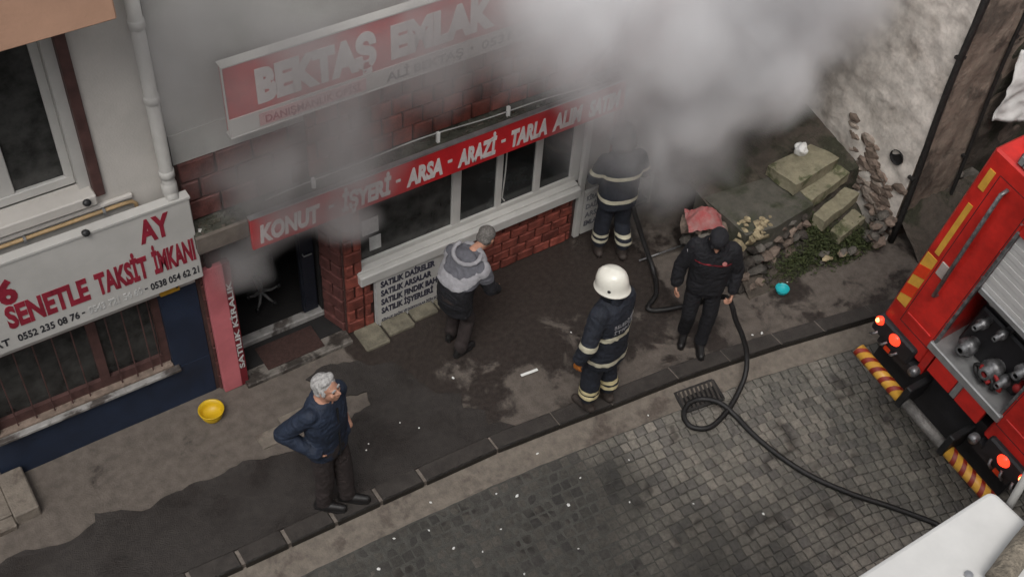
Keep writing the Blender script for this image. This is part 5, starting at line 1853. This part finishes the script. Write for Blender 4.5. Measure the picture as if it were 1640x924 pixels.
# ---------------------------------------------------------------- stooping man by the wall
t = person('stooping man in a dark coat with a pale edged grey hood by the window', (4.14, 6.44, .012), R(-72), k=.93)
hd = Matrix.Rotation(R(4), 3, 'Z') @ Matrix.Rotation(R(-28), 3, 'X')
hc = (.0, .42, 1.27)
LIM = [((0, .13, 1.16), .10, (0, -.06, .86), .11), ((.18, .15, 1.15), .05, (.24, .20, .88), .04), ((.24, .20, .88), .04, (.20, .36, .72), .03), ((-.18, .15, 1.15), .05, (-.25, .18, .88), .04), ((-.25, .18, .88), .04, (-.20, .34, .74), .03),
       ((.09, -.06, .86), .075, (.10, .06, .46), .05), ((.10, .06, .46), .05, (.11, -.06, .09), .035), ((-.09, -.06, .86), .075, (-.10, .10, .46), .05), ((-.10, .10, .46), .05, (-.11, .05, .09), .035)]
body(t, hc, hd, (0, .22, 1.23), LIM, [dict(wrist=(.20, .36, .72), fwd=(-.1, .5, -.8), palm=(-1, 0, -.2), thumb=(0, .8, .5), curl=.6), dict(wrist=(-.20, .34, .74), fwd=(.1, .5, -.8), palm=(1, 0, -.2), thumb=(0, .8, .5), curl=.6)])
s = Solid()
s.loft([(0, -.03, .60, .19, .125), (0, -.05, .76, .19, .135), (0, -.04, .90, .19, .140), (0, .01, 1.02, .21, .160), (0, .09, 1.12, .212, .155), (0, .15, 1.20, .18, .13), (0, .19, 1.25, .11, .095)])
s.cap((.175, .14, 1.14), .085, (.25, .20, .88), .068).cap((.25, .20, .88), .068, (.205, .345, .735), .056)
s.cap((-.175, .14, 1.14), .085, (-.255, .18, .88), .068).cap((-.255, .18, .88), .068, (-.205, .325, .755), .056)
jk = s.fuse('coat', M['black_cloth'], .008, 8, .009, 8, 41)
j = put(jk, 'coat', t)
yk = put(band_from(jk, .83, 1.40, .009, lambda c_: c_.z > 1.02 and c_.y < .30, plane=(0, -.50, 1)), 'shoulder_yoke', j, M['grey_hood'])
put(band_from(jk, .965, 1.025, .016, lambda c_: c_.z > .92, plane=(0, -.50, 1)), 'pale_edging', j, M['light_grey'])
s = Solid()
s.ell((0, .10, 1.235), (.135, .085, .055), (R(38), 0, 0))
put(s.fuse('hood', M['grey_hood'], .010, 4, .004, 10, 5), 'hood', j)
s = Solid()
pr = None
for a in range(-115, 116, 23):
    p_ = V((.150 * math.sin(R(a)), .125 - .115 * math.cos(R(a)), 1.225 + .045 * (1 - math.cos(R(a)))))
    if pr is not None:
        s.cap(pr, .024, p_, .024, seg=8)
    pr = p_
put(s.fuse('hood_lining', M['light_grey'], .010, 3), 'hood_lining', j)
s = Solid()
s.loft([(0, -.05, .90, .155, .125), (0, -.06, .82, .168, .13), (0, -.05, .74, .15, .108)])
legs(s, ((.088, -.055, .80), (-.088, -.055, .80)), ((.10, .06, .46), (-.10, .10, .46)), ((.11, -.06, .085), (-.11, .05, .085)), (.096, .076, .064), .068)
put(s.fuse('trousers', M['trousers'], .012, 4, .005, 8, 51), 'trousers', t)
shoe(t, (.11, -.04, 0), R(-6), M['shoe']); shoe(t, (-.11, .07, 0), R(8), M['shoe'])
s = Solid()
q = lambda x, y, z: V(hc) + hd @ V((x, y, z))
s.ell(q(0, -.024, .048), (.086, .096, .080), hd.to_euler()).ell(q(0, -.050, .0), (.082, .064, .074), hd.to_euler())
put(s.fuse('hair', M['hair_dark'], .008, 2, .004, 28, 7, (1, 1, 1)), 'hair', t)

# ---------------------------------------------------------------- firefighter half hidden in the smoke
t = person('firefighter in dark gear with pale bands, half lost in the smoke at the side door', (6.17, 6.70, .012), R(-18), k=.96)
hd = Matrix.Rotation(R(-10), 3, 'Z') @ Matrix.Rotation(R(-14), 3, 'X')
hc = (0, .07, 1.575)
LIM = [((0, 0, 1.40), .10, (0, 0, .95), .11), ((.18, 0, 1.38), .05, (.27, .05, 1.12), .04), ((.27, .05, 1.12), .04, (.13, .28, 1.02), .03), ((-.18, 0, 1.38), .05, (-.27, .05, 1.12), .04), ((-.27, .05, 1.12), .04, (-.06, .27, .92), .03),
       ((.09, 0, .92), .075, (.11, .04, .48), .05), ((.11, .04, .48), .05, (.13, -.06, .09), .035), ((-.09, 0, .92), .075, (-.10, .04, .48), .05), ((-.10, .04, .48), .05, (-.11, .04, .09), .035)]
body(t, hc, hd, (0, .0, 1.43), LIM, [dict(wrist=(.13, .28, 1.02), fwd=(-.6, .8, -.1), palm=(0, -.3, -1), thumb=(-.6, -.3, .6), curl=1.2), dict(wrist=(-.06, .27, .92), fwd=(.6, .8, -.1), palm=(0, .2, 1), thumb=(.2, .6, .8), curl=1.2)])
s = Solid()
s.loft([(0, 0, .78, .21, .155), (0, 0, .92, .21, .155), (0, 0, 1.08, .205, .15), (0, 0, 1.22, .215, .15), (0, 0, 1.34, .21, .138), (0, 0, 1.42, .15, .11), (0, .005, 1.48, .09, .085)])
s.cap((.175, 0, 1.37), .086, (.272, .05, 1.12), .072).cap((.272, .05, 1.12), .072, (.145, .255, 1.025), .060)
s.cap((-.175, 0, 1.37), .086, (-.272, .05, 1.12), .072).cap((-.272, .05, 1.12), .072, (-.075, .25, .93), .060)
ck = s.fuse('turnout_coat', M['turnout'], .013, 5, .005, 7, 61)
coat = put(ck, 'turnout_coat', t)
for (a, b_) in ((.885, .935), (1.20, 1.245)):
    put(band_from(ck, a, b_), 'reflective_band', coat, M['band'])
s = Solid()
s.loft([(0, 0, .96, .16, .125), (0, 0, .86, .172, .13), (0, 0, .78, .155, .11)])
legs(s, ((.09, 0, .84), (-.09, 0, .84)), ((.115, .04, .47), (-.105, .04, .47)), ((.13, -.06, .20), (-.11, .04, .20)), (.10, .088, .084), .086)
tk = s.fuse('turnout_trousers', M['turnout'], .013, 4, .005, 8, 71)
tr = put(tk, 'turnout_trousers', t)
for (a, b_) in ((.235, .275), (.315, .355)):
    for sg in (-1, 1):
        put(band_from(tk, a, b_, .006, lambda c_, sg=sg: c_.x * sg > 0), 'reflective_band', tr, M['band'])
for (x, y) in ((.13, -.06), (-.11, .04)):
    s = Solid().cap((x, y - .01, .28), .064, (x, y - .01, .08), .056).cap((x, y - .05, .045), .046, (x, y + .07, .045), .048).cap((x, y + .07, .042), .046, (x, y + .14, .036), .040)
    me = s.fuse('boot', M['boot'], .011, 3)
    for v in me.vertices:
        v.co.z = max(v.co.z, .003)
    put(me, 'boot', t)
helmet(t, hc, hd, M['helmet_dark'])

# ================================================================== SMOKE
def smoke(label, lo, hi, blobs, colour, warp=.45, nscale=1.5, contrast=(.30, .66, .12, 1.5), streak=(1.25, 1.25, .7)):
    """a closed box of air whose density is a sum of soft puffs, torn up by noise; nothing is dense at the faces of the box"""
    m = bpy.data.materials.new('smoke')
    m.use_nodes = True
    nt = m.node_tree
    for n in list(nt.nodes):
        nt.nodes.remove(n)
    L = nt.links.new
    out = nt.nodes.new('ShaderNodeOutputMaterial')
    pv = nt.nodes.new('ShaderNodeVolumePrincipled')
    pv.inputs['Color'].default_value = (*colour, 1)
    pv.inputs['Anisotropy'].default_value = 0.15
    L(pv.outputs[0], out.inputs['Volume'])
    g = nt.nodes.new('ShaderNodeNewGeometry')
    wn_ = nt.nodes.new('ShaderNodeTexNoise')
    wn_.inputs['Scale'].default_value = nscale * .8
    wn_.inputs['Detail'].default_value = 2
    L(g.outputs['Position'], wn_.inputs['Vector'])
    sub = nt.nodes.new('ShaderNodeVectorMath'); sub.operation = 'SUBTRACT'; sub.inputs[1].default_value = (.5, .5, .5)
    L(wn_.outputs['Color'], sub.inputs[0])
    mad = nt.nodes.new('ShaderNodeVectorMath'); mad.operation = 'MULTIPLY_ADD'; mad.inputs[1].default_value = (warp * 2,) * 3
    L(sub.outputs[0], mad.inputs[0]); L(g.outputs['Position'], mad.inputs[2])
    tot = None
    for (c, r, d) in blobs:
        r = r if isinstance(r, tuple) else (r, r, r)
        a = nt.nodes.new('ShaderNodeVectorMath'); a.operation = 'SUBTRACT'; a.inputs[1].default_value = c
        L(mad.outputs[0], a.inputs[0])
        b_ = nt.nodes.new('ShaderNodeVectorMath'); b_.operation = 'MULTIPLY'; b_.inputs[1].default_value = tuple(1 / q for q in r)
        L(a.outputs[0], b_.inputs[0])
        ln = nt.nodes.new('ShaderNodeVectorMath'); ln.operation = 'LENGTH'
        L(b_.outputs[0], ln.inputs[0])
        mr = nt.nodes.new('ShaderNodeMapRange'); mr.interpolation_type = 'SMOOTHSTEP'
        mr.inputs['From Min'].default_value = .15; mr.inputs['From Max'].default_value = 1.0
        mr.inputs['To Min'].default_value = d; mr.inputs['To Max'].default_value = 0.0
        L(ln.outputs['Value'], mr.inputs['Value'])
        if tot is None:
            tot = mr.outputs[0]
        else:
            ad = nt.nodes.new('ShaderNodeMath'); ad.operation = 'MAXIMUM'
            L(tot, ad.inputs[0]); L(mr.outputs[0], ad.inputs[1]); tot = ad.outputs[0]
    n2 = nt.nodes.new('ShaderNodeTexNoise')
    n2.inputs['Scale'].default_value = nscale; n2.inputs['Detail'].default_value = 5; n2.inputs['Roughness'].default_value = .60
    stm = nt.nodes.new('ShaderNodeVectorMath'); stm.operation = 'MULTIPLY'; stm.inputs[1].default_value = streak
    L(mad.outputs[0], stm.inputs[0])
    L(stm.outputs[0], n2.inputs['Vector'])
    cr = nt.nodes.new('ShaderNodeMapRange')
    for i, k in enumerate(('From Min', 'From Max', 'To Min', 'To Max')):
        cr.inputs[k].default_value = contrast[i]
    L(n2.outputs['Fac'], cr.inputs['Value'])
    mu = nt.nodes.new('ShaderNodeMath'); mu.operation = 'MULTIPLY'
    L(tot, mu.inputs[0]); L(cr.outputs[0], mu.inputs[1])
    L(mu.outputs[0], pv.inputs['Density'])
    hull = Solid()
    for (c, r, d) in blobs:
        r = r if isinstance(r, tuple) else (r, r, r)
        hull.ell(c, tuple(q * 1.0 + .17 for q in r))
    me = hull.fuse('smoke', m, .09, 3)
    me.polygons.foreach_set('use_smooth', [True] * len(me.polygons))
    o = link('smoke', me)
    return tag(o, label, 'smoke', kind='stuff')


smoke('thick pale grey smoke pouring from the side door and rising over the steps', None, None, [
    ((6.30, 6.85, .70), (.42, .40, .60), 1.5), ((6.55, 6.62, 1.35), (.66, .5, .70), 3.2), ((6.12, 6.42, 1.64), (.50, .34, .44), 3.4), ((6.80, 6.55, 1.95), (.85, .65, .80), 6.0), ((7.25, 6.40, 2.45), (1.0, .8, .95), 10.0), ((7.75, 6.35, 2.95), (1.05, .9, 1.0), 10.0),
    ((6.60, 6.30, 3.1), (1.05, .75, 1.0), 7.5), ((7.3, 6.2, 4.1), (1.6, 1.0, 1.2), 7.0), ((6.2, 6.50, 2.05), (1.05, .5, 1.1), 1.8), ((5.70, 6.45, 2.75), (.85, .55, .75), 3.4), ((5.3, 6.4, 3.5), (1.2, .55, .9), 4.2), ((7.75, 6.70, 1.75), (.78, .6, .75), 4.5), ((7.20, 6.58, 1.25), (.78, .42, .66), 2.8), ((6.75, 6.50, .95), (.52, .36, .50), 1.3)],
    (.985, .988, .995), nscale=1.4, contrast=(.30, .66, .16, 1.5))
smoke('thin grey haze drifting along the shop front and out of its entrance', None, None, [
    ((2.30, 6.98, 1.62), (.42, .30, .44), 8.5), ((2.66, 6.84, 1.98), (.54, .30, .38), 8.0), ((3.08, 6.78, 1.99), (.50, .28, .34), 6.5), ((2.75, 7.4, 1.65), (.5, .3, .4), 4), ((3.25, 6.72, 2.62), (.80, .36, .58), 3.8), ((2.60, 6.78, 2.66), (.74, .36, .52), 3.2),
    ((4.3, 6.66, 3.46), (1.5, .42, .80), 3.6), ((3.0, 6.68, 3.6), (1.2, .42, .8), 2.8), ((2.2, 6.8, 4.0), (.8, .4, .8), 2.4)],
    (.66, .65, .65), nscale=1.3, contrast=(.28, .70, .25, 1.3), streak=(1.0, 1.0, .8))
